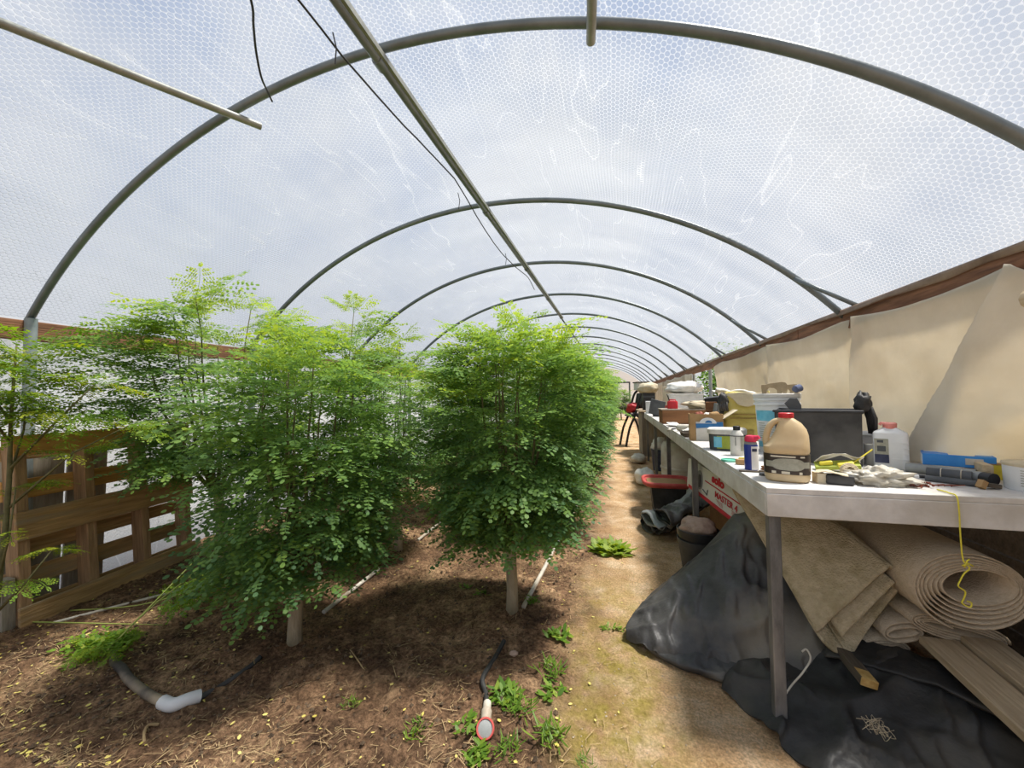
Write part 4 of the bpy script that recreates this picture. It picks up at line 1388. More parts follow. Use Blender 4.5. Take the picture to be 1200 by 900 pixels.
# yellow paper sack
t = bench('paper_sack', 'mustard yellow paper sack with a torn open top behind the low tub', 'sack', 1.0, 3.5)
b = MB()
def sack(u, v):
    a = 2 * PI * u
    ca, sa = math.cos(a), math.sin(a)
    k = 1 - 0.35 * v ** 4
    x = math.copysign(abs(ca) ** 0.5, ca) * (0.165 + 0.01 * math.sin(v * 7)) * (1 - 0.06 * v)
    y = math.copysign(abs(sa) ** 0.6, sa) * 0.075 * k
    z = 0.36 * v + (0.03 * math.sin(3 * a + 1) if v > 0.95 else 0)
    return (x + 0.01 * fbm(u * 5, v * 4, 1), y + 0.012 * fbm(u * 6, v * 5, 2), z)
b.grid(44, 16, sack)
part('bag', b, M['yellow_bag'], t, smooth=True, solid=0.003)
part('fill', MB().box((0, 0, 0.15), (0.27, 0.1, 0.28)), M['soil_lump'], t, bevel=0.02)
part('torn_flap', crumple(MB().grid(14, 8, lambda u, v: (-0.13 + 0.28 * u, -0.085 - 0.01 * math.sin(u * 3), 0.375 - v * (0.02 + 0.09 * math.sin(PI * u)))), 0.012, 14, 3), M['tan_cloth'], t, smooth=True, solid=0.003)
part('print', MB().box((-0.02, -0.088, 0.325), (0.045, 0.003, 0.028)).box((0.02, -0.08, 0.06), (0.06, 0.003, 0.045)).box((0.0, -0.084, 0.175), (0.22, 0.003, 0.012)).box((0.0, -0.084, 0.205), (0.19, 0.003, 0.014)), mk('dull olive print', (0.2, 0.14, 0.03), (0.34, 0.24, 0.06), 30), t)
solo('folded_sheet', crumple(MB().grid(20, 10, lambda u, v: (0.82 + 0.34 * u, 3.62 + 0.12 * v, ZT + 0.40 - 0.05 * u + 0.02 * math.sin(v * 6))), 0.03, 6, 5), M['white_cloth'], 'crumpled white sheet lying on top of the yellow sack', 'sheet', smooth=True, solid=0.006)
t = bench('grey_board', 'slanting grey board leaning on the left side of the yellow sack', 'board', 0.80, 3.64)
part('panel', MB().box((0, 0, 0.14), (0.03, 0.2, 0.3), (0, 0.16, 0.15)), M['grey'], t, bevel=0.004)
t = bench('work_glove', 'dark glove hooked over the corner of the yellow sack', 'glove', 0.84, 3.5, z=ZT + 0.28)
part('palm', lump(0.04, 0.035, 0.055, 0.35, 2, 4, 20, 12, flat=False), M['black_dusty'], t, smooth=True)
for i in range(4):
    part('finger', MB().tube([(-0.02 + 0.014 * i, -0.02, 0.03), (-0.024 + 0.016 * i, -0.03, -0.02), (-0.022 + 0.016 * i, -0.026, -0.05)], 0.009, 8), M['black_dusty'], t, smooth=True)
solo('box', MB().box((0.90, 4.0, ZT + 0.27), (0.17, 0.2, 0.15), (0.05, -0.12, -0.3)).box((0.90, 4.0, ZT + 0.1), (0.14, 0.16, 0.21), (0, 0, -0.3)), M['black'], 'black box tilted behind the grey board', 'box', bevel=0.006)

# black square tub
t = bench('plastic_bin', 'big dusty black square bin behind and right of the big jug', 'bin', 1.06, 2.5, -0.42)
def open_bin(w, d, h, th, taper=0.94):
    mb = MB()
    def ring(k, z, inset):
        return [(-w / 2 * k + inset, -d / 2 * k + inset, z), (w / 2 * k - inset, -d / 2 * k + inset, z), (w / 2 * k - inset, d / 2 * k - inset, z), (-w / 2 * k + inset, d / 2 * k - inset, z)]
    vs = ring(taper, 0, 0) + ring(1, h, 0) + ring(1, h, th) + ring(taper, th, th)
    fs = [(3, 2, 1, 0), (12, 13, 14, 15)]
    for a in (0, 4, 8):
        for i in range(4):
            j = (i + 1) % 4
            fs.append((a + i, a + j, a + 4 + j, a + 4 + i))
    return mb.add(vs, fs)
part('body', open_bin(0.36, 0.3, 0.27, 0.008, 0.97), M['black_dusty'], t, bevel=0.004)
part('rim', MB().tube([(-0.183, -0.153, 0.27), (0.183, -0.153, 0.27), (0.183, 0.153, 0.27), (-0.183, 0.153, 0.27)], 0.007, 8, closed=True), M['black'], t)
t = thing('garden_trowel', 'grey pointed trowel blade sticking up from the left edge of the black bin', 'trowel', (0.93, 2.43, ZT + 0.24), -0.4)
part('blade', MB().prism([(-0.045, 0.07), (-0.02, 0.1), (0.012, 0.1), (0.03, 0.06), (0.03, 0.0), (0.015, -0.02), (-0.01, 0.02)], 0.006), M['dark_grey'], t, bevel=0.002)
part('handle', MB().tube([(0.018, 0.0, 0.0), (0.05, 0.01, -0.11)], 0.011, 10), M['dark_wood'], t, smooth=True)
t = thing('work_glove', 'dark grey glove draped over the right edge of the black bin', 'glove', (1.235, 2.42, ZT + 0.27), 0.2)
part('palm', lump(0.035, 0.03, 0.055, 0.4, 2, 9, 20, 12, flat=False), M['black_dusty'], t, smooth=True)
for i in range(4):
    part('finger', MB().tube([(0.02, -0.02 + 0.014 * i, 0.02), (0.04, -0.022 + 0.015 * i, -0.04), (0.035 + 0.004 * i, -0.024 + 0.015 * i, -0.12)], 0.009, 8), M['black_dusty'], t, smooth=True)

# white jug with coral cap
t = bench('bottle', 'white square jug with coral cap on the bench before the canvas', 'bottle', 1.272, 2.29)
b = MB().lathe([(0.058, 0), (0.062, 0.004), (0.062, 0.165), (0.058, 0.172), (0.026, 0.193), (0.02, 0.196)], 40, sx=1, sy=0.75, p=6)
part('body', b, M['white'], t, smooth=True, auto=True)
part('cap', MB().lathe([(0.024, 0.19), (0.025, 0.192), (0.026, 0.214), (0.021, 0.219)], 22).tube([(-0.012, -0.008, 0.212), (-0.03, -0.01, 0.215), (-0.036, -0.01, 0.206)], 0.007, 8), M['pink'], t, smooth=True, auto=True)
lb = part('label', MB().box((-0.032, -0.0468, 0.085), (0.05, 0.002, 0.115)), M['label_grey'], t)
part('label_foot', MB().box((-0.032, -0.0482, 0.048), (0.05, 0.002, 0.04)), M['navy'], lb)
part('print', MB().box((-0.036, -0.0482, 0.13), (0.022, 0.0015, 0.012)).box((-0.032, -0.0482, 0.095), (0.03, 0.0015, 0.026)), M['dark_grey'], lb)
q = MB()
for zz in (0.05, 0.075, 0.1, 0.125):
    q.box((0.03, -0.047, zz), (0.06, 0.003, 0.003))
part('ridges', q, M['white'], t)
# white tray behind it
t = bench('tray', 'white plastic tub behind the coral-capped jug', 'tub', 1.385, 2.68, -0.2)
part('body', open_bin(0.25, 0.2, 0.13, 0.006, 0.9), M['white'], t, bevel=0.003)
part('rim', MB().tube([(-0.128, -0.103, 0.13), (0.128, -0.103, 0.13), (0.128, 0.103, 0.13), (-0.128, 0.103, 0.13)], 0.008, 8, closed=True), M['white'], t)
t = bench('can', 'navy and white patterned can between the black bin and the white jug', 'can', 1.245, 2.37)
part('body', MB().lathe([(0.034, 0), (0.036, 0.003), (0.036, 0.1), (0.034, 0.104)], 22), M['white_dirty'], t, smooth=True, auto=True)
part('label', MB().patch(0.0362, 0.02, 0.085, -75, -10, n=8), M['navy'], t)

# blue box
t = bench('box', 'bright blue open box lying on the bench below the canvas', 'box', 1.44, 2.17, -0.5, z=ZT + 0.04)
part('body', open_bin(0.21, 0.13, 0.05, 0.004, 1.0), M['blue'], t, bevel=0.002)
part('top', MB().box((-0.062, 0, 0.046), (0.075, 0.128, 0.004)).box((0.08, 0, 0.046), (0.05, 0.128, 0.004)).box((0, 0.053, 0.047), (0.2, 0.02, 0.004)), M['blue'], t)
part('sticker', MB().box((-0.1055, 0, 0.024), (0.002, 0.122, 0.04)).box((-0.04, 0.05, 0.0495), (0.11, 0.02, 0.002)), M['white'], t)
part('barcode', MB().box((0.045, -0.0665, 0.026), (0.05, 0.002, 0.026)), M['white_dirty'], t)
# tubes
def tube_thing(name, label, p0, p1, r, mat, ends=None, cat='tube'):
    a, b = Vector(p0), Vector(p1)
    t = thing(name, label, cat, tuple((a + b) / 2))
    m = (a + b) / 2
    part('barrel', MB().tube([a - m, b - m], r, 18), mat, t, smooth=True, auto=True)
    d = (b - a).normalized()
    if ends:
        part('end_cap', MB().tube([b - m - d * 0.03, b - m + d * 0.004], r * 1.07, 18), ends, t, smooth=True, auto=True)
    return t, m, d
tube_thing('foam_tube', 'thick grey tube lying in front of the blue box', (1.27, 2.19, ZT + 0.021), (1.43, 2.06, ZT + 0.021), 0.02, M['grey'])
t, m, d = tube_thing('caulk_tube', 'black tube with a pale tie, in front of the grey tube', (1.26, 2.05, ZT + 0.024), (1.355, 1.97, ZT + 0.024), 0.022, M['dark_grey'])
for k in (-0.02, 0.035):
    c = d * k
    part('tie', MB().tube([c + (Matrix.Rotation(a, 3, d) @ (d.orthogonal().normalized() * 0.0235)) for a in np.linspace(0, 2 * PI, 16)[:-1]], 0.002, 5, closed=True), M['pvc'], t)
tube_thing('metal_canister', 'silver canister with a black mouth right of the black tube', (1.365, 2.03, ZT + 0.024), (1.39, 1.93, ZT + 0.024), 0.022, M['grey'], M['black'], 'canister')
tube_thing('grey_rod', 'slim dark grey rod lowest in the heap of tubes', (1.215, 1.985, ZT + 0.012), (1.315, 1.895, ZT + 0.012), 0.012, M['dark_grey'], None, 'rod')
tube_thing('pen', 'thin white pen left of the black tube', (1.16, 2.02, ZT + 0.012), (1.235, 2.0, ZT + 0.014), 0.007, M['white'], M['black'], 'pen')
t = bench('paint_brush', 'small worn brush with a dark ferrule before the canister', 'brush', 1.325, 1.865, 0.3)
part('bristles', MB().box((0.02, 0, 0.012), (0.05, 0.025, 0.016), (0, 0.15, 0)), M['dark_wood'], t, bevel=0.003)
part('ferrule', MB().box((-0.02, 0, 0.018), (0.022, 0.02, 0.03), (0, 0.5, 0)), M['cardboard'], t, bevel=0.002)
# white tub at the right edge
t = bench('tub', 'round white paper-wrapped tub at the right edge of the bench', 'tub', 1.485, 1.87)
part('body', MB().lathe([(0.085, 0), (0.088, 0.004), (0.09, 0.088), (0.087, 0.09)], 34), M['white'], t, smooth=True, auto=True)
part('lid', MB().lathe([(0.092, 0.088), (0.093, 0.09), (0.093, 0.098), (0.088, 0.1)], 34), M['tan_cloth'], t, smooth=True, auto=True)
q = MB()
for i in range(7):
    q.patch(0.0895, 0.02 + 0.009 * i, 0.0225 + 0.009 * i, -120, -95 + rnd.uniform(0, 25), n=5)
part('small_print', q, M['label_grey'], t)
solo('timber_strip', MB().box((1.48, 2.13, ZT + 0.035), (0.03, 0.3, 0.07), (0, 0, -0.4)), M['pale_wood'], 'pale timber strip behind the round white tub', 'timber', bevel=0.003)
t = bench('box', 'small yellow carton between the blue box and the white tub', 'box', 1.52, 2.08, -0.5)
part('body', MB().box((0, 0, 0.03), (0.06, 0.05, 0.06)), M['yellow'], t, bevel=0.002)
part('lid_flap', MB().box((0, 0, 0.062), (0.062, 0.052, 0.004)), M['cardboard'], t)

# yellow blister pack, black packet, tape, marker, bag, screws
t = bench('blister_pack', 'yellow-green packet in clear plastic propped against the black bin', 'packet', 0.985, 2.15, -0.35)
part('card', MB().box((0, 0.0, 0.028), (0.165, 0.06, 0.02), (0.35, -0.12, 0)), M['olive'], t, bevel=0.004)
part('yellow_items', MB().box((0.03, -0.02, 0.036), (0.06, 0.025, 0.02), (0.35, -0.2, 0.1)).box((-0.04, -0.012, 0.036), (0.05, 0.02, 0.02), (0.35, -0.2, 0)), M['yellow'], t, bevel=0.006)
part('clear_cover', crumple(MB().grid(14, 8, lambda u, v: (-0.085 + 0.18 * u, -0.01 + 0.05 * v, 0.05 + 0.02 * u + 0.02 * math.sin(PI * u) - 0.02 * v)), 0.012, 18, 2), M['clear_bag'], t, smooth=True, solid=0.002)
solo('skewer', MB().tube([(1.035, 2.12, ZT + 0.045), (1.12, 2.14, ZT + 0.105)], 0.003, 6), M['yellow'], 'thin yellow stick leaning on the front of the black bin', 'stick')
t = bench('packet', 'dark packet with a pale top lying right of the big jug', 'packet', 0.845, 1.85, -0.3)
part('body', MB().box((0.008, 0, 0.02), (0.088, 0.05, 0.036), (0, 0, 0)), M['black_dusty'], t, bevel=0.005)
part('pale_cover', crumple(MB().grid(10, 6, lambda u, v: (-0.065 + 0.1 * u, -0.026 + 0.055 * v, 0.043 + 0.006 * math.sin(u * 5))), 0.006, 20, 1).box((-0.055, 0, 0.02), (0.03, 0.045, 0.04), (0, 0, 0.3)), M['tan_cloth'], t, smooth=False, solid=0.003)
tape = MB()
Rt = Matrix.Translation((0.955, 1.985, ZT + 0.032)) @ Euler((0.9, 0.5, -0.3)).to_matrix().to_4x4()
tape.lathe([(0.013, -0.012), (0.03, -0.012), (0.032, -0.01), (0.032, 0.01), (0.03, 0.012), (0.013, 0.012), (0.013, -0.012)], 28, mat=Rt, cap=False)
solo('tape_roll', tape, M['felt'], 'roll of beige tape propped between the packet and the bag', 'tape roll', smooth=True, auto=True)
tube_thing('marker', 'yellow marker behind the crumpled milky bag', (1.06, 2.11, ZT + 0.01), (1.15, 2.07, ZT + 0.016), 0.011, M['yellow'], M['yellow'], 'marker')
solo('pliers', MB().tube([(0.985, 2.07, ZT + 0.012), (1.04, 2.06, ZT + 0.012), (1.06, 2.05, ZT + 0.012)], 0.008, 8).tube([(0.985, 2.05, ZT + 0.01), (1.03, 2.03, ZT + 0.01)], 0.007, 8), M['black'], 'pair of dark pliers between the tape roll and the marker', 'pliers', smooth=True)
bg = lump(0.1, 0.055, 0.035, 0.65, 2.1, 12, 48, 24)
solo('plastic_bag', xf(bg, Matrix.Translation((1.0, 1.87, ZT)) @ Matrix.Rotation(-0.15, 4, 'Z')), M['clear_bag'], 'crumpled milky plastic bag at the front edge of the bench', 'bag', smooth=True)
for i in range(22):
    a = rnd.uniform(0, 3.14)
    x, y = 1.125 + rnd.gauss(0, 0.016), 1.875 + rnd.gauss(0, 0.012)
    if i > 17:
        x, y, a = 1.17 + 0.02 * (i - 17), 1.88, rnd.uniform(-0.3, 0.2)
    L = 0.019
    z0 = ZT + 0.004 + (0.004 * (i % 4) if i < 18 else 0)
    dx, dy = math.cos(a) * L, math.sin(a) * L
    mb = MB().tube([(x - dx, y - dy, z0), (x + dx, y + dy, z0 + 0.004)], [0.0028, 0.0018], 6).tube([(x - dx * 1.08, y - dy * 1.08, z0), (x - dx, y - dy, z0)], 0.0048, 6)
    solo('screw', mb, M['rust'], 'rusty red screw in the little heap right of the milky bag' if i < 18 else 'rusty red screw strayed right of the little heap', 'screw',
         group='rusty screws on the bench' if i < 18 else 'strayed rusty screws')

# twine hanging from the bench edge
tp = [(1.135, 1.80, ZT + 0.004), (1.135, 1.745, ZT + 0.004), (1.135, 1.712, ZT - 0.01), (1.136, 1.71, 0.8), (1.14, 1.71, 0.72), (1.155, 1.708, 0.695), (1.14, 1.708, 0.675), (1.128, 1.708, 0.65), (1.12, 1.705, 0.63), (1.138, 1.705, 0.615), (1.133, 1.705, 0.59), (1.128, 1.705, 0.575), (1.145, 1.7, 0.565), (1.15, 1.7, 0.58), (1.138, 1.7, 0.585)]
t = thing('twine', 'yellow twine dangling knotted from the bench end fascia', 'twine', (1.135, 1.71, 0.56))
part('cord', MB().tube([Vector(p) - Vector((1.135, 1.71, 0.56)) for p in smooth_path(tp, 5)], 0.0025, 6), M['string'], t, smooth=True)
part('knot', MB().tube([(0.0, -0.002, 0.14), (0.015, -0.004, 0.15), (0.028, -0.004, 0.143)], 0.0028, 6).tube([(0.006, -0.002, 0.135), (0.012, -0.006, 0.16), (0.02, -0.004, 0.165)], 0.0025, 6), M['string'], t, smooth=True)

# ---- farther along the bench
t = bench('cardboard_box', 'brown cardboard box with blue and white printed front, near the bench edge', 'box', 0.69, 3.45, -0.12)
part('body', open_bin(0.24, 0.2, 0.21, 0.005, 1.0), M['cardboard'], t)
part('flap', MB().box((0.16, -0.06, 0.21), (0.12, 0.14, 0.004), (0.0, -0.6, 0.1)), M['tan_cloth'], t)
fr = part('printed_front', MB().box((0.02, -0.103, 0.075), (0.19, 0.004, 0.15)), M['white_dirty'], t)
part('blue_band', MB().box((0.02, -0.106, 0.125), (0.19, 0.004, 0.036), (0, -0.08, 0)), M['label_blue'], fr)
part('arch_print', MB().prism([(0.06 * math.cos(a), 0.045 * math.sin(a)) for a in np.linspace(0, PI, 14)], 0.004, Matrix.Translation((0.01, -0.1065, 0.138))), M['white'], fr)
part('emblem', MB().prism([(0.025 * math.cos(a), 0.02 * math.sin(a)) for a in np.linspace(0, PI, 10)], 0.004, Matrix.Translation((0.015, -0.109, 0.142))), M['label_blue'], fr)
part('figure_print', MB().box((0.045, -0.106, 0.06), (0.03, 0.003, 0.035)).box((0.07, -0.106, 0.055), (0.02, 0.003, 0.05)), M['label_grey'], fr)
for i, (dx, dy, s, m, lab) in enumerate(((-0.04, 0.0, 0.04, 'rust', 'reddish'), (0.02, 0.02, 0.035, 'white_cloth', 'white'), (0.07, 0.0, 0.04, 'cardboard', 'brown'))):
    solo('parcel', xf(lump(s, s, s * 0.8, 0.3, 2, i + 20, 18, 10), Matrix.Translation((0.69 + dx, 3.45 + dy, ZT + 0.17))), M[m], '%s small wad poking out of the printed cardboard box' % lab, 'wad', smooth=True)
solo('carton_block', MB().box((0.8, 3.75, ZT + 0.15), (0.09, 0.09, 0.3), (0, 0, -0.2)), M['brown_box'], 'small dark brown upright block behind the printed cardboard box', 'block', bevel=0.004)
t = bench('drawer_box', 'long reddish brown wooden drawer box on the far half of the bench', 'drawer box', 1.03, 5.45, 0.0)
part('front_board', MB().box((0, -0.2, 0.085), (0.95, 0.02, 0.17)), M['brown_box'], t, bevel=0.003)
part('back_board', MB().box((0, 0.2, 0.085), (0.95, 0.02, 0.17)), M['brown_box'], t, bevel=0.003)
part('end_board', MB().box((-0.465, 0, 0.085), (0.02, 0.38, 0.17)), M['brown_box'], t, bevel=0.003)
part('end_board', MB().box((0.465, 0, 0.085), (0.02, 0.38, 0.17)), M['brown_box'], t, bevel=0.003)
part('lid', MB().box((0, 0.02, 0.178), (0.97, 0.44, 0.016)), M['grey_wood_v'], t, bevel=0.002)
solo('cloth_pile', xf(lump(0.18, 0.32, 0.06, 0.4, 2.2, 31, 40, 20), Matrix.Translation((1.18, 5.4, ZT + 0.186)) @ Matrix.Rotation(1.45, 4, 'Z')), M['tan_cloth'], 'crumpled pale cloth heaped on the reddish drawer box', 'cloth', smooth=True)
tube_thing('paper_roll', 'grey cylinder roll lying in front of the reddish drawer box', (0.6, 4.25, ZT + 0.035), (0.74, 4.1, ZT + 0.035), 0.034, M['pvc'], None, 'roll')
solo('paper', crumple(MB().grid(10, 8, lambda u, v: (0.6 + 0.18 * u, 3.85 + 0.2 * v, ZT + 0.03 + 0.03 * u)), 0.015, 9, 4), M['white_cloth'], 'white crumpled paper sheet left of the printed cardboard box', 'paper', smooth=True, solid=0.002)
solo('tray', open_bin(0.16, 0.26, 0.035, 0.006, 0.9), M['dark_wood'], 'dark brown shallow tray beside the printed cardboard box', 'tray', loc=(0.63, 3.72, ZT))
solo('paper', crumple(MB().grid(8, 8, lambda u, v: (0.58 + 0.12 * u, 4.75 + 0.3 * v, ZT + 0.012 + 0.02 * v)), 0.012, 9, 8), M['white'], 'white paper scrap on the bench edge by the drawer box', 'paper', smooth=True, solid=0.002)
t = bench('hand_tool', 'thin dark tool sticking over the bench edge by the grey roll', 'tool', 0.57, 4.3, 0.5)
part('shaft', MB().tube([(-0.06, 0, 0.01), (0.1, 0.1, 0.015)], 0.008, 8), M['black'], t, smooth=True)
part('handle', MB().tube([(-0.1, -0.03, 0.008), (-0.05, 0.005, 0.012)], 0.014, 8), M['pvc'], t, smooth=True)
t = bench('storage_box', 'dark slate box tilted on the bench left of the red container', 'box', 0.67, 7.1, -0.1)
t.scale = (0.8, 0.8, 0.95)
part('body', MB().box((0, 0, 0.16), (0.3, 0.25, 0.27), (0, 0.22, 0)), M['dark_grey'], t, bevel=0.006)
part('foot', MB().box((0, 0, 0.02), (0.18, 0.2, 0.06)), M['dark_grey'], t)
t = bench('fuel_can', 'bright red fuel can with a black spout far along the bench', 'fuel can', 0.70, 5.42, z=ZT + 0.186)
t.scale = (0.5, 0.5, 0.5)
part('body', MB().lathe([(0.12, 0), (0.13, 0.01), (0.13, 0.17), (0.115, 0.2), (0.05, 0.21)], 28, sy=0.8, p=3), M['red'], t, smooth=True, auto=True)
part('grip', MB().tube([(-0.08, 0, 0.2), (-0.07, 0, 0.235), (0.07, 0, 0.235), (0.08, 0, 0.2)], 0.013, 8), M['red'], t, smooth=True)
part('spout', MB().tube([(-0.07, 0, 0.21), (-0.1, 0, 0.3), (-0.13, 0, 0.38)], [0.018, 0.014, 0.012], 10), M['black'], t, smooth=True)
for i, (x, y, lab, s) in enumerate(((1.36, 6.5, 'coral', 0.07), (0.81, 7.6, 'pink', 0.09), (0.72, 7.75, 'red', 0.06))):
    solo('cup', MB().lathe([(s * 0.7, 0), (s * 0.72, 0.003), (s, s * 1.9), (s * 1.04, s * 1.95), (s * 0.9, s * 1.95)], 20, c=(x, y, ZT)), M[('pink', 'red_faded', 'red')[i]], '%s plastic cup far along the bench' % lab, 'cup', smooth=True, auto=True)
boxes = [(1.2, 7.6, 0.55, 0.4, 0.36, 'white_dirty', 'large off-white box behind the red fuel can'), (0.71, 8.3, 0.28, 0.28, 0.22, 'white', 'white box at the far bench end before the cabinet'),
         (1.15, 8.35, 0.5, 0.45, 0.5, 'tan_cloth', 'tall tan box at the far bench end by the hanging sheet')]
for x, y, w, d, h, m, lab in boxes:
    z = ZT
    t = bench('box', lab, 'box', x, y, -0.1)
    part('body', MB().box((0, 0, h / 2), (w, d, h)), M[m], t, bevel=0.006)
    part('lid', MB().box((0, 0, h + 0.01), (w * 1.04, d * 1.04, 0.03)), M[m], t, bevel=0.006)
solo('sack', xf(lump(0.3, 0.26, 0.13, 0.3, 1.8, 41, 30, 16), Matrix.Translation((1.2, 7.7, ZT + 0.39))), M['white_cloth'], 'white sack lying on the large off-white box', 'sack', smooth=True)
solo('sack', xf(lump(0.22, 0.24, 0.14, 0.25, 1.8, 45, 30, 16), Matrix.Translation((0.7, 9.3, 1.35))), M['tan_cloth'], 'tan bundle on the black post-like carton above the cabinet', 'sack', smooth=True)
t = thing('storage_box', 'tall black carton standing on the grey cabinet under a tan bundle', 'carton', (0.7, 9.3, 0.97))
part('body', MB().box((0, 0, 0.19), (0.26, 0.3, 0.38)), M['black'], t, bevel=0.01)
part('band', MB().box((0, -0.152, 0.3), (0.26, 0.006, 0.04)), M['dark_grey'], t)
# black framed chair with things, by the path
t = thing('folding_chair', 'black tubular chair with a red bundle by the far end of the path', 'chair', (0.42, 10.6, 0), 0.3)
for s in (-1, 1):
    part('side_frame', MB().tube(smooth_path([(-0.3, 0.24 * s, 0.0), (-0.2, 0.24 * s, 0.45), (-0.05, 0.24 * s, 0.8), (0.1, 0.24 * s, 1.3), (0.2, 0.24 * s, 1.42)], 5), 0.03, 8), M['black'], t, smooth=True)
    part('leg', MB().tube(smooth_path([(0.28, 0.24 * s, 0.0), (0.15, 0.24 * s, 0.6), (-0.08, 0.24 * s, 0.85)], 5), 0.028, 8), M['black'], t, smooth=True)
part('seat', MB().box((0.0, 0, 0.8), (0.32, 0.5, 0.04), (0, -0.15, 0)), M['black'], t, bevel=0.01)
part('backrest', MB().box((0.16, 0, 1.16), (0.04, 0.5, 0.4), (0, 0.2, 0)), M['black'], t, bevel=0.01)
solo('bundle', xf(lump(0.16, 0.18, 0.15, 0.3, 1.8, 51, 24, 14), Matrix.Translation((0.40, 10.55, 0.85))), M['red'], 'red bundle resting on the seat of the black chair', 'bundle', smooth=True)
t = thing('carton', 'pale carton on top of the chair back at the far end', 'box', (0.62, 10.72, 1.44), 0.2)
part('body', MB().box((0, 0, 0.1), (0.28, 0.36, 0.2)), M['white_dirty'], t, bevel=0.01)
part('lid', MB().box((0, 0, 0.2), (0.32, 0.4, 0.03)), M['dark_wood'], t, bevel=0.004)

# ------------------------------------------------------------------ under the bench
# round pot (two nested)
t = thing('plant_pot', 'two nested black plant pots holding a lump of soil, at the path edge', 'pot', (0.535, 3.02, 0))
part('outer_pot', MB().lathe([(0.095, 0), (0.098, 0.004), (0.128, 0.25), (0.137, 0.252), (0.139, 0.285), (0.134, 0.287), (0.13, 0.25), (0.1, 0.02)], 34), M['black_dusty'], t, smooth=True, auto=True)
part('inner_pot', MB().lathe([(0.11, 0.1), (0.128, 0.31), (0.137, 0.312), (0.139, 0.352), (0.134, 0.354), (0.128, 0.32), (0.11, 0.12)], 34), M['black'], t, smooth=True, auto=True)
solo('soil_lump', xf(lump(0.115, 0.11, 0.06, 0.28, 1.8, 61, 32, 16, flat=False), Matrix.Translation((0.535, 3.02, 0.32))), M['soil_lump'], 'pale pinkish soil lump heaped in the nested black pots', 'soil lump', smooth=True)
# red rimmed bin
t = thing('planter_tub', 'black square tub with a red rim full of brown soil under the bench', 'tub', (0.515, 4.62, 0))
part('body', open_bin(0.36, 0.36, 0.34, 0.01, 0.8), M['black_dusty'], t, bevel=0.01)
q = MB()
rr = [(0.245 * math.copysign(abs(math.cos(a)) ** 0.45, math.cos(a)), 0.235 * math.copysign(abs(math.sin(a)) ** 0.45, math.sin(a))) for a in np.linspace(0, 2 * PI, 41)[:-1]]
q.tube([(x, y, 0.352) for x, y in rr], 0.021, 8, closed=True)
q.tube([(x * 0.92, y * 0.92, 0.332) for x, y in rr], 0.018, 8, closed=True)
part('rim', q, M['red_faded'], t, smooth=True)
part('soil', MB().box((0, 0, 0.325), (0.41, 0.4, 0.03)), M['cardboard'], t)
# white drum and sacks
t = thing('drum', 'large white plastic drum under the bench behind the red-rimmed tub', 'drum', (0.86, 5.7, 0))
part('body', MB().lathe([(0.25, 0), (0.28, 0.02), (0.29, 0.3), (0.3, 0.31), (0.3, 0.33), (0.29, 0.34), (0.285, 0.6), (0.25, 0.66), (0.12, 0.68)], 36), M['white_dirty'], t, smooth=True, auto=True)
part('lid', MB().lathe([(0.12, 0.67), (0.13, 0.68), (0.13, 0.71), (0.1, 0.715)], 24), M['white'], t, smooth=True, auto=True)
solo('sack', xf(lump(0.14, 0.24, 0.13, 0.22, 1.6, 71, 32, 16), Matrix.Translation((0.38, 6.1, 0))), M['white_cloth'], 'white sack slumped on the ground behind the red-rimmed tub', 'sack', smooth=True)
solo('sack', xf(lump(0.15, 0.18, 0.1, 0.3, 1.8, 75, 24, 14), Matrix.Translation((0.38, 7.9, 0))), M['pvc'], 'grey white bag by the bench end at the path edge', 'sack', smooth=True)
t = thing('bucket', 'dark blue bucket with white bags in it under the far bench', 'bucket', (0.72, 7.2, 0))
part('body', MB().lathe([(0.13, 0), (0.16, 0.36), (0.17, 0.365), (0.15, 0.365)], 26), M['navy'], t, smooth=True, auto=True)
part('bags', xf(lump(0.15, 0.15, 0.13, 0.35, 2.0, 81, 24, 14, flat=False), Matrix.Translation((0, 0, 0.33))), M['white'], t, smooth=True)
solo('bundle', xf(lump(0.06, 0.09, 0.06, 0.35, 1.8, 85, 24, 14), Matrix.Translation((0.72, 5.1, 0.0))), M['tan_cloth'], 'tan wrapped bundle between the drum and the red-rimmed tub', 'bundle', smooth=True)
# long carton with printing, set up under the bench edge
t = thing('carton', 'long white printed carton with red stripe and lettering tucked under the bench edge', 'carton', (0.735, 2.73, 0.675))
yaw = math.radians(10)
t.matrix_world = Matrix.Translation((0.742, 3.147, 0.6)) @ Matrix.Rotation(-PI / 2 + yaw, 4, 'Z') @ Matrix.Rotation(0.06, 4, 'Y') @ Matrix.Rotation(-0.06, 4, 'X')
LX, HX, DX = 1.04, 0.24, 0.15   # local x runs towards the camera, -y faces the path
part('body', MB().box((0, 0, 0), (LX, DX, HX)), [M['carton']], t, bevel=0.003)
part('end_panel', MB().box((LX / 2 + 0.002, 0, 0), (0.004, DX, HX)), M['carton_side'], t)
yf = -DX / 2 - 0.002
part('base_stripe', MB().box((0.02, yf, -HX / 2 + 0.014), (LX - 0.05, 0.004, 0.027)), M['print_red'], t)
part('red_line', MB().box((0.135, yf, 0.026), (0.57, 0.004, 0.007)), M['print_red'], t)
def put_text(s, size, x, z, mat, name, squeeze=1.0, bold=0.0):
    mb = text_mb(s, size, squeeze, bold)
    xf(mb, Matrix.Translation((x, yf - 0.001, z)) @ Matrix.Rotation(PI / 2, 4, 'X'))
    part(name, mb, M[mat], t)
put_text('solo', 0.075, -0.03, 0.055, 'print_red', 'lettering', 1.5, 0.005)
put_text('MASTER 4', 0.062, 0.03, -0.04, 'print_red', 'lettering', 1.22, 0.001)
q = MB()
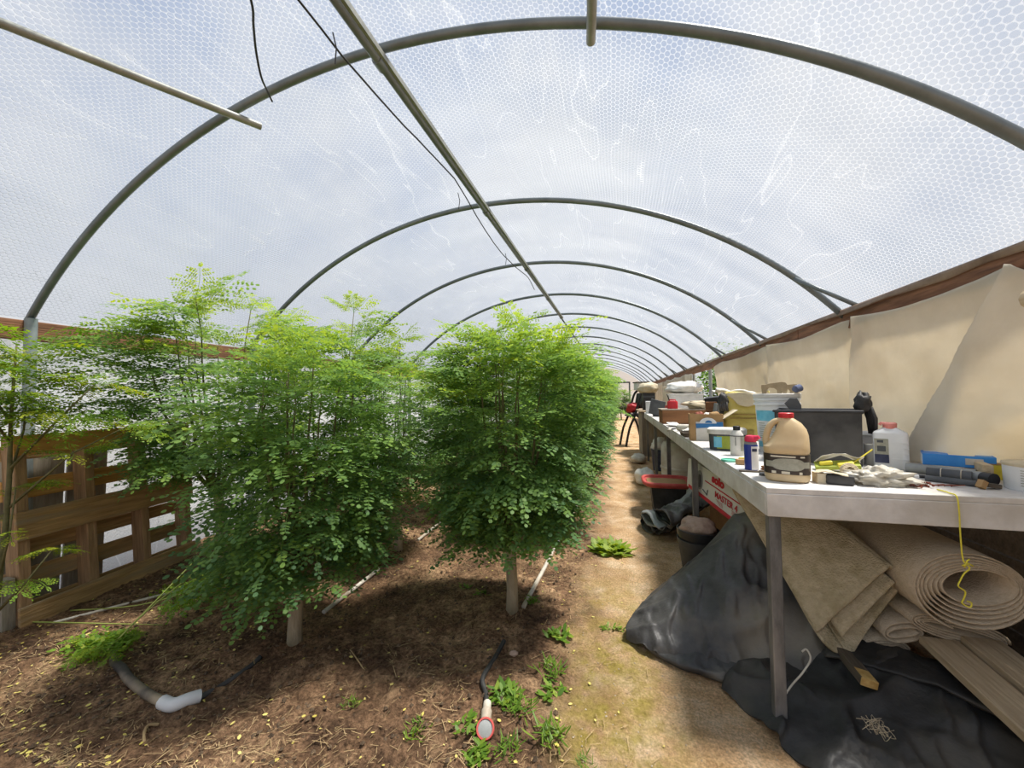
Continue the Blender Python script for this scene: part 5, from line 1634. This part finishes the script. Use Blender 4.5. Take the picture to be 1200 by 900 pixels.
for i in range(4):
    q.box((0.1 + 0.01 * i, yf, -0.054 - 0.008 * i), (0.1 - 0.012 * i, 0.003, 0.004))
for i in range(4):
    q.box((0.36, yf, -0.052 - 0.008 * i), (0.15 - 0.02 * (i % 2), 0.003, 0.004))
part('small_print', q, M['print_pink'], t)
q = MB()
q.prism([(0.06 * math.cos(a), 0.075 * math.sin(a)) for a in np.linspace(0, 2 * PI, 26)[:-1]], 0.003, Matrix.Translation((-0.25, yf - 0.0005, 0.005)))
part('round_picture', q, M['grey'], t)
q = MB()
q.prism([(-0.04, -0.045), (-0.012, -0.06), (0.024, -0.05), (0.036, 0.0), (0.016, 0.045), (-0.024, 0.04)], 0.003, Matrix.Translation((-0.245, yf - 0.002, 0.005)))
q.tube([(-0.18, yf - 0.002, -0.05), (-0.1, yf - 0.002, -0.07), (-0.09, yf - 0.002, -0.03)], 0.004, 5)
part('sprayer_picture', q, M['print_dark'], t)
solo('crate', MB().box((0.93, 3.3, 0.225), (0.35, 0.8, 0.45)), M['brown_box'], 'dark brown wooden crate in the shade under the long printed carton', 'crate', bevel=0.004)

# black sheeting
solo('stone', xf(lump(0.022, 0.016, 0.012, 0.3, 2, 91, 16, 10), Matrix.Translation((-0.52, 1.9, gz(-0.52, 1.9)))), M['soil_lump'], 'pale stone on the dark soil in front of the centre trunk', 'stone', smooth=True)
def drape(name, label, nu, nv, fn, mat, cat='sheet', solid=0.006):
    return solo(name, MB().grid(nu, nv, fn), mat, label, cat, smooth=True, solid=solid)
def loft(profiles, wr=0.0, seed=0, sc=3.0):
    """surface through rows of control points (each row a list of points)"""
    rows = [[Vector(p) for p in smooth_path(r, 8)] for r in profiles]
    n = min(len(r) for r in rows)
    def f(u, v):
        k = v * (len(rows) - 1)
        a = min(int(k), len(rows) - 2)
        w = k - a
        i = u * (n - 1)
        b = min(int(i), n - 2)
        z = i - b
        def at(r):
            return r[b].lerp(r[b + 1], z)
        r0, r1, r2, r3 = rows[max(a - 1, 0)], rows[a], rows[a + 1], rows[min(a + 2, len(rows) - 1)]
        p0, p1, p2, p3 = at(r0), at(r1), at(r2), at(r3)
        p = 0.5 * ((2 * p1) + (p2 - p0) * w + (2 * p0 - 5 * p1 + 4 * p2 - p3) * w * w + (3 * p1 - p0 - 3 * p2 + p3) * w ** 3)
        if wr:
            n1 = fbm(p.x * sc * 0.5 + 0.35 * p.y + seed, p.y * sc * 0.9, p.z * sc * 0.35, 2)
            n2 = fbm(p.x * sc * 1.5 + seed, p.y * sc * 0.7 - 1.2 * p.x, p.z * sc * 0.8 + 4, 2)
            s = 0.75 * max(0.0, 1 - 3.2 * abs(n1)) ** 1.5 + 0.4 * max(0.0, 1 - 3.5 * abs(n2)) ** 1.5 + 0.35 * n1 - 0.3
            p = p + Vector((0.3 * s, -0.4 * s, 0.8 * s)) * wr
        p.z = max(p.z, 0.004)
        return p
    return f
h1 = loft([
    [(0.02, 2.17, 0.012), (0.15, 2.08, 0.012), (0.32, 2.03, 0.012), (0.5, 1.99, 0.015), (0.68, 1.98, 0.04), (0.86, 1.98, 0.08)],
    [(0.02, 2.20, 0.05), (0.16, 2.12, 0.075), (0.33, 2.07, 0.07), (0.5, 2.04, 0.075), (0.7, 2.02, 0.1), (0.88, 2.02, 0.15)],
    [(0.06, 2.30, 0.075), (0.2, 2.24, 0.15), (0.36, 2.2, 0.2), (0.52, 2.16, 0.24), (0.72, 2.12, 0.26), (0.88, 2.1, 0.26)],
    [(0.17, 2.52, 0.09), (0.3, 2.46, 0.22), (0.44, 2.42, 0.33), (0.58, 2.36, 0.41), (0.74, 2.28, 0.43), (0.88, 2.2, 0.38)],
    [(0.3, 2.72, 0.1), (0.42, 2.66, 0.25), (0.54, 2.6, 0.42), (0.66, 2.54, 0.555), (0.78, 2.42, 0.54), (0.9, 2.3, 0.45)],
    [(0.46, 2.86, 0.06), (0.54, 2.78, 0.25), (0.62, 2.72, 0.42), (0.7, 2.66, 0.58), (0.82, 2.6, 0.57), (0.94, 2.45, 0.48)],
    [(0.62, 2.92, 0.02), (0.68, 2.88, 0.2), (0.74, 2.84, 0.35), (0.8, 2.8, 0.46), (0.9, 2.75, 0.46), (1.0, 2.6, 0.42)]], 0.05, 1.0, 5.0)
drape('plastic_sheet', 'dusty black plastic sheet heaped into a peak beside the front bench leg', 90, 90, h1, M['black_sheet'])
def foldlip(dx, dy, z0):
    return loft([
        [(0.05 + dx, 2.16 + dy, z0), (0.2 + dx, 2.055 + dy, z0), (0.36 + dx, 2.0 + dy, z0), (0.55 + dx, 1.94 + dy, z0), (0.75 + dx, 1.94 + dy, z0 + 0.02)],
        [(0.06 + dx, 2.15 + dy, z0 + 0.03), (0.2 + dx, 2.04 + dy, z0 + 0.035), (0.36 + dx, 1.985 + dy, z0 + 0.035), (0.55 + dx, 1.93 + dy, z0 + 0.035), (0.75 + dx, 1.93 + dy, z0 + 0.05)],
        [(0.14 + dx, 2.25 + dy, z0 + 0.045), (0.26 + dx, 2.15 + dy, z0 + 0.06), (0.4 + dx, 2.1 + dy, z0 + 0.06), (0.6 + dx, 2.05 + dy, z0 + 0.06), (0.8 + dx, 2.05 + dy, z0 + 0.06)]], 0.02, 3.0, 7.0)
drape('plastic_sheet', 'folded lower layer of black sheet peeping out under the peaked one', 70, 24, foldlip(0.06, -0.03, 0.005), M['black_sheet'])
h2 = loft([
    [(0.42, 1.92, 0.012), (0.5, 1.78, 0.012), (0.58, 1.63, 0.012), (0.66, 1.5, 0.012), (0.74, 1.42, 0.012), (0.86, 1.32, 0.012), (1.0, 1.26, 0.012)],
    [(0.44, 1.95, 0.05), (0.54, 1.82, 0.06), (0.63, 1.68, 0.06), (0.74, 1.55, 0.05), (0.86, 1.47, 0.05), (1.0, 1.4, 0.05), (1.15, 1.35, 0.05)],
    [(0.5, 2.02, 0.06), (0.62, 1.9, 0.085), (0.74, 1.78, 0.095), (0.88, 1.66, 0.09), (1.02, 1.56, 0.085), (1.14, 1.5, 0.08), (1.26, 1.46, 0.08)],
    [(0.56, 2.1, 0.07), (0.7, 1.98, 0.1), (0.84, 1.86, 0.14), (0.98, 1.76, 0.15), (1.12, 1.68, 0.14), (1.24, 1.62, 0.12), (1.34, 1.58, 0.1)],
    [(0.66, 2.2, 0.08), (0.8, 2.08, 0.12), (0.94, 1.97, 0.18), (1.08, 1.9, 0.2), (1.2, 1.82, 0.19), (1.3, 1.75, 0.15), (1.4, 1.7, 0.12)],
    [(0.76, 2.34, 0.1), (0.9, 2.25, 0.13), (1.02, 2.15, 0.18), (1.16, 2.08, 0.19), (1.28, 2.0, 0.18), (1.38, 1.94, 0.15), (1.46, 1.88, 0.12)]], 0.055, 8.0, 4.5)
drape('ground_cloth', 'crumpled black woven cloth spread on the ground behind the front bench leg', 110, 80, h2, M['black_cloth'])
h3 = loft([
    [(0.85, 2.02, 0.16), (1.0, 1.93, 0.185), (1.14, 1.85, 0.19), (1.27, 1.76, 0.16), (1.36, 1.66, 0.12)],
    [(0.84, 1.98, 0.185), (0.99, 1.89, 0.215), (1.13, 1.81, 0.22), (1.26, 1.72, 0.19), (1.35, 1.62, 0.15)],
    [(0.9, 2.12, 0.2), (1.05, 2.05, 0.225), (1.2, 1.96, 0.225), (1.32, 1.86, 0.2), (1.42, 1.76, 0.16)]], 0.02, 12.0, 5.0)
drape('ground_cloth', 'folded black cloth layer lying below the carpet rolls', 70, 24, h3, M['black_cloth'])
# far black sheets by the pot
rgs = random.Random(4)
for i, (x0, y0, x1, y1, z, m, lab) in enumerate(((0.24, 3.98, 0.72, 4.3, 0.05, 'black', 'lowest folded black sheet between the nested pots and the red-rimmed tub'),
                                           (0.27, 3.85, 0.75, 4.2, 0.13, 'dark_grey', 'dark grey folded sheet on the pile behind the nested pots'),
                                           (0.36, 3.75, 0.85, 4.0, 0.22, 'black', 'topmost black folded sheet behind the nested pots'))):
    def fs(u, v, x0=x0, y0=y0, x1=x1, y1=y1, z=z, i=i):
        a = 2 * PI * v
        px, py = x0 + (x1 - x0) * u, y0 + (y1 - y0) * u
        w = 0.16 + 0.04 * math.sin(u * 5 + i)
        return (px + 0.3 * w * math.cos(a) + 0.03 * fbm(u * 4, v * 3, i), py - w * math.cos(a) + 0.03 * fbm(u * 4, v * 3, i + 5.0), max(0.004, z + 0.2 * u * u + 0.045 * math.sin(a) + 0.05 * fbm(u * 5, v * 4, i + 9.0)))
    drape('plastic_sheet', lab, 40, 30, fs, M['black_sheet'] if m == 'black' else M['grey'])

# felt batt folded over, carpet rolls
def roll(name, label, c0, c1, r0, r1, turns, th, mat, sq=1.0, cat='carpet roll', tail=True):
    """spiral roll: axis from c0 (near end) to c1"""
    a, b = Vector(c0), Vector(c1)
    ax = (b - a).normalized()
    up = Vector((0, 0, 1))
    s = ax.cross(up).normalized()
    up = s.cross(ax)
    n = int(turns * 36)
    mb = MB()
    L = (b - a).length
    m = 14
    for i in range(n + 1):
        t = i / n
        an = 2 * PI * turns * t + 0.6
        rr = r0 + (r1 - r0) * t ** 0.9
        wob = 1 + 0.03 * math.sin(an * 2.0 + 3 * t)
        for k in range(m + 1):
            q = k / m
            rim = 0.004 * fbm(i * 0.2, q * 3)
            sqq = sq * (0.68 + 0.32 * t)
            p = a + ax * (L * q + (rim if k == 0 else 0)) + (s * (math.cos(an) * rr * wob + 0.022 * (1 - t)) + up * (math.sin(an) * rr * sqq * wob + 0.028 * (1 - t)))
            mb.v.append(p)
    w = m + 1
    mb.f = [[i * w + k, i * w + k + 1, (i + 1) * w + k + 1, (i + 1) * w + k] for i in range(n) for k in range(m)]
    return solo(name, mb, mat, label, cat, smooth=True, solid=th, group='rolled carpets under the bench')
roll('carpet_roll', 'large beige carpet roll with its spiral end facing out under the bench', (1.275, 1.88, 0.54), (1.235, 3.6, 0.6), 0.105, 0.178, 6.6, 0.0055, M['carpet'], 0.86)
def flat_roll(label, c0, c1, w, h, n, tilt, mat):
    """flattened folded carpet: nested hairpin layers"""
    a, b = Vector(c0), Vector(c1)
    ax = (b - a).normalized()
    s = ax.cross(Vector((0, 0, 1))).normalized()
    up = s.cross(ax)
    ct, st = math.cos(tilt), math.sin(tilt)
    s, up = s * ct + up * st, up * ct - s * st
    pts = []
    for k in range(n):
        hh = h * (1 - 0.8 * k / n)
        ww = w * (1 - 0.16 * k / n)
        for i in range(25):
            an = 2 * PI * i / 25
            kk = k + i / 25
            hh = h * (1 - 0.85 * kk / n)
            ww = w * (1 - 0.3 * kk / n)
            pts.append(s * (math.copysign(abs(math.cos(an)) ** 0.8, math.cos(an)) * ww) + up * (math.sin(an) * hh))
    mb = MB()
    m = 10
    for p in pts:
        for k in range(m + 1):
            mb.v.append(a + p + (b - a) * (k / m))
    wd = m + 1
    mb.f = [[i * wd + k, i * wd + k + 1, (i + 1) * wd + k + 1, (i + 1) * wd + k] for i in range(len(pts) - 1) for k in range(m)]
    return solo('carpet_roll', mb, mat, label, 'carpet roll', smooth=True, solid=0.006, group='rolled carpets under the bench')
flat_roll('flattened carpet roll just under the large one', (1.31, 2.0, 0.335), (1.27, 3.5, 0.36), 0.165, 0.05, 4, -0.2, M['carpet'])
flat_roll('small loosely folded carpet left of the flattened roll', (1.14, 2.02, 0.29), (1.15, 2.85, 0.31), 0.075, 0.05, 2, 0.25, M['carpet'])
flat_roll('lowest flattened carpet fold on the black cloth, left of the planks', (1.09, 2.05, 0.2), (1.09, 2.85, 0.22), 0.085, 0.042, 3, 0.1, M['carpet'])
flat_roll('broad folded carpet under the plank ends', (1.37, 2.04, 0.245), (1.36, 3.3, 0.25), 0.14, 0.036, 2, 0.0, M['carpet'])
# felt batt
def felt(u, v):
    # v across the strip, u along its length from the bench underside down to the free end
    a = Vector((0.60, 2.36, 0.80)).lerp(Vector((0.82, 2.0, 0.26)), u)
    b = Vector((0.86, 2.52, 0.83)).lerp(Vector((1.085, 1.99, 0.575)), u)
    p = a.lerp(b, v)
    p.z += 0.02 * math.sin(PI * v) + 0.01 * fbm(u * 3, v * 3, 2)
    p.y -= 0.03 * math.sin(PI * v) * (1 - 0.5 * u)
    return p
t = thing('felt_batt', 'thick folded beige felt batt hanging out from under the bench', 'felt', (0.85, 2.2, 0.2))
def relg(fn, o=Vector((0.85, 2.2, 0.2))):
    return lambda u, v: Vector(fn(u, v)) - o
part('top_layer', MB().grid(40, 30, relg(felt)), M['felt'], t, smooth=True, solid=0.012)
def felt2(u, v):
    a = Vector((0.66, 2.42, 0.74)).lerp(Vector((0.92, 1.97, 0.185)), u)
    b = Vector((0.93, 2.56, 0.78)).lerp(Vector((1.13, 2.02, 0.475)), u)
    p = a.lerp(b, v)
    p.z -= 0.03 * math.sin(PI * v) * u
    p.y += 0.03 * u * math.sin(PI * v)
    return p
part('lower_layer', MB().grid(40, 30, relg(felt2)), M['felt'], t, smooth=True, solid=0.012)
def felt_l(u, v):
    return Vector(felt(u, 0.0)).lerp(Vector(felt2(u, 0.0)), v) + Vector((-0.015, -0.01, -0.01)) * math.sin(PI * v)
def felt_r(u, v):
    return Vector(felt(u, 1.0)).lerp(Vector(felt2(u, 1.0)), v) + Vector((0.025, 0.0, 0.01)) * math.sin(PI * v)
part('left_fold', MB().grid(30, 8, relg(felt_l)), M['felt'], t, smooth=True, solid=0.012)
part('right_fold', MB().grid(30, 8, relg(felt_r)), M['felt'], t, smooth=True, solid=0.012)
def felt3(u, v):
    p = Vector(felt(0.55 + 0.45 * u, 0.12 + 0.8 * v)).lerp(Vector(felt2(0.55 + 0.45 * u, 0.12 + 0.8 * v)), 0.3)
    return p + Vector((0.02, -0.012 * u, -0.01)) * u
part('inner_layer', MB().grid(20, 24, relg(felt3)), M['felt'], t, smooth=True, solid=0.01)
# planks
def board(label, p0, p1, w, th, mat, roll_=0.0, end=None, name='plank', grp=None):
    a, b = Vector(p0), Vector(p1)
    x = (b - a).normalized()
    y = Vector((0, 0, 1)).cross(x).normalized()
    z = x.cross(y)
    R = Matrix((x, y, z)).transposed().to_4x4()
    L = (b - a).length
    t = thing(name, label, 'plank' if name == 'plank' else 'stick', tuple((a + b) / 2), group=grp)
    t.matrix_world = Matrix.Translation((a + b) / 2) @ R @ Matrix.Rotation(roll_, 4, 'X')
    part('board', MB().box((0, 0, 0), (L, w, th)), mat, t, bevel=0.003)
    if end:
        part('cut_end', MB().box((-L / 2 - 0.001, 0, 0), (0.006, w * 0.98, th * 0.98)).box((-L / 2 + 0.03, 0, th * 0.4), (0.06, w * 0.9, th * 0.24)), end, t, bevel=0.002, label='broken ochre end')
    return t
board('weathered grey-brown plank, the left of the two at the bottom right', (1.24, 2.0, 0.285), (1.21, 1.2, 0.235), 0.125, 0.032, M['old_board'])
board('weathered grey-brown plank, the right of the two at the bottom right', (1.375, 2.0, 0.305), (1.35, 1.2, 0.245), 0.125, 0.032, M['old_board'])
board('dark timber stick with a broken ochre end on the black cloth', (0.90, 1.80, 0.2), (0.915, 2.3, 0.2), 0.055, 0.03, M['dark_wood'], 0.2, M['cut_end'], name='timber_stick')
# cord and root tangle on the cloth
solo('cord', MB().tube(smooth_path([(0.60, 1.77, 0.11), (0.645, 1.80, 0.15), (0.69, 1.82, 0.19), (0.735, 1.86, 0.225), (0.73, 1.88, 0.25), (0.71, 1.87, 0.245)], 5), 0.0035, 7), M['pvc'], 'pale cord lying on the black cloth right of the bench leg', 'cord', smooth=True)
tg = MB()
for i in range(9):
    c = Vector((0.83 + rgs.gauss(0, 0.006), 1.63 + rgs.gauss(0, 0.006), 0.145))
    tg.tube(smooth_path([c + Vector((rgs.gauss(0, 0.017), rgs.gauss(0, 0.017), rgs.uniform(-0.005, 0.035))) for _ in range(6)], 4), 0.0009, 4)
solo('root_tangle', tg, M['bark'], 'small tangle of dry fibres on the black cloth', 'fibre tangle')

# ------------------------------------------------------------------ sky, sun, camera
w = bpy.data.worlds.new('sky')
SC.world = w
w.use_nodes = True
nt = w.node_tree
nt.nodes.clear()
N, L = nt.nodes, nt.links
out = N.new('ShaderNodeOutputWorld')
bg = N.new('ShaderNodeBackground')
tc = N.new('ShaderNodeTexCoord')
sp = N.new('ShaderNodeSeparateXYZ')
L.new(tc.outputs['Generated'], sp.inputs[0])
gr = N.new('ShaderNodeValToRGB')
gr.color_ramp.elements[0].position = 0.0
gr.color_ramp.elements[0].color = (0.86, 0.87, 0.88, 1)
gr.color_ramp.elements[1].position = 0.85
gr.color_ramp.elements[1].color = (0.42, 0.56, 0.84, 1)
L.new(sp.outputs['Z'], gr.inputs[0])
nz = N.new('ShaderNodeTexNoise')
nz.inputs['Scale'].default_value = 1.9
nz.inputs['Detail'].default_value = 7
nz.inputs['Roughness'].default_value = 0.6
L.new(tc.outputs['Generated'], nz.inputs['Vector'])
cr = N.new('ShaderNodeValToRGB')
cr.color_ramp.elements[0].position = 0.42
cr.color_ramp.elements[0].color = (0, 0, 0, 1)
cr.color_ramp.elements[1].position = 0.66
cr.color_ramp.elements[1].color = (1, 1, 1, 1)
L.new(nz.outputs['Fac'], cr.inputs[0])
mx = N.new('ShaderNodeMix')
mx.data_type = 'RGBA'
L.new(cr.outputs[0], mx.inputs['Factor'])
L.new(gr.outputs[0], mx.inputs['A'])
mx.inputs['B'].default_value = (0.95, 0.96, 0.98, 1)
L.new(mx.outputs['Result'], bg.inputs[0])
bg.inputs[1].default_value = 0.62
L.new(bg.outputs[0], out.inputs[0])

sd = bpy.data.lights.new('sun', 'SUN')
sd.energy = 7.3
sd.angle = math.radians(9.0)
sd.color = (1.0, 0.93, 0.82)
so = bpy.data.objects.new('sun', sd)
COL.objects.link(so)
so.rotation_euler = Vector((-0.36, -0.13, -0.92)).to_track_quat('-Z', 'Y').to_euler()
so.location = (3, 3, 9)

cd = bpy.data.cameras.new('camera')
cam = bpy.data.objects.new('camera', cd)
COL.objects.link(cam)
cd.sensor_width = 36.0
cd.sensor_fit = 'HORIZONTAL'
cd.lens = 454.3 / 1200 * 36.0
cd.clip_start = 0.05
TH, PI_, RO = 0.2629, 0.0336, -0.0129
R0 = Vector((math.cos(TH), math.sin(TH), 0))
F0 = Vector((-math.sin(TH) * math.cos(PI_), math.cos(TH) * math.cos(PI_), math.sin(PI_)))
U0 = R0.cross(F0)
cr_, sr_ = math.cos(RO), math.sin(RO)
RR = R0 * cr_ + U0 * sr_
UU = U0 * cr_ - R0 * sr_
cam.matrix_world = Matrix.Translation((0, 0, H0)) @ Matrix((RR, UU, -F0)).transposed().to_4x4()
SC.camera = cam
SC.view_settings.view_transform = 'Standard'
SC.view_settings.look = 'None'
SC.view_settings.gamma = 1.0
SC.view_settings.use_curve_mapping = False
SC.view_settings.exposure = 0.38
SC.cycles.max_bounces = 10
SC.cycles.transparent_max_bounces = 16
SC.cycles.transmission_bounces = 8
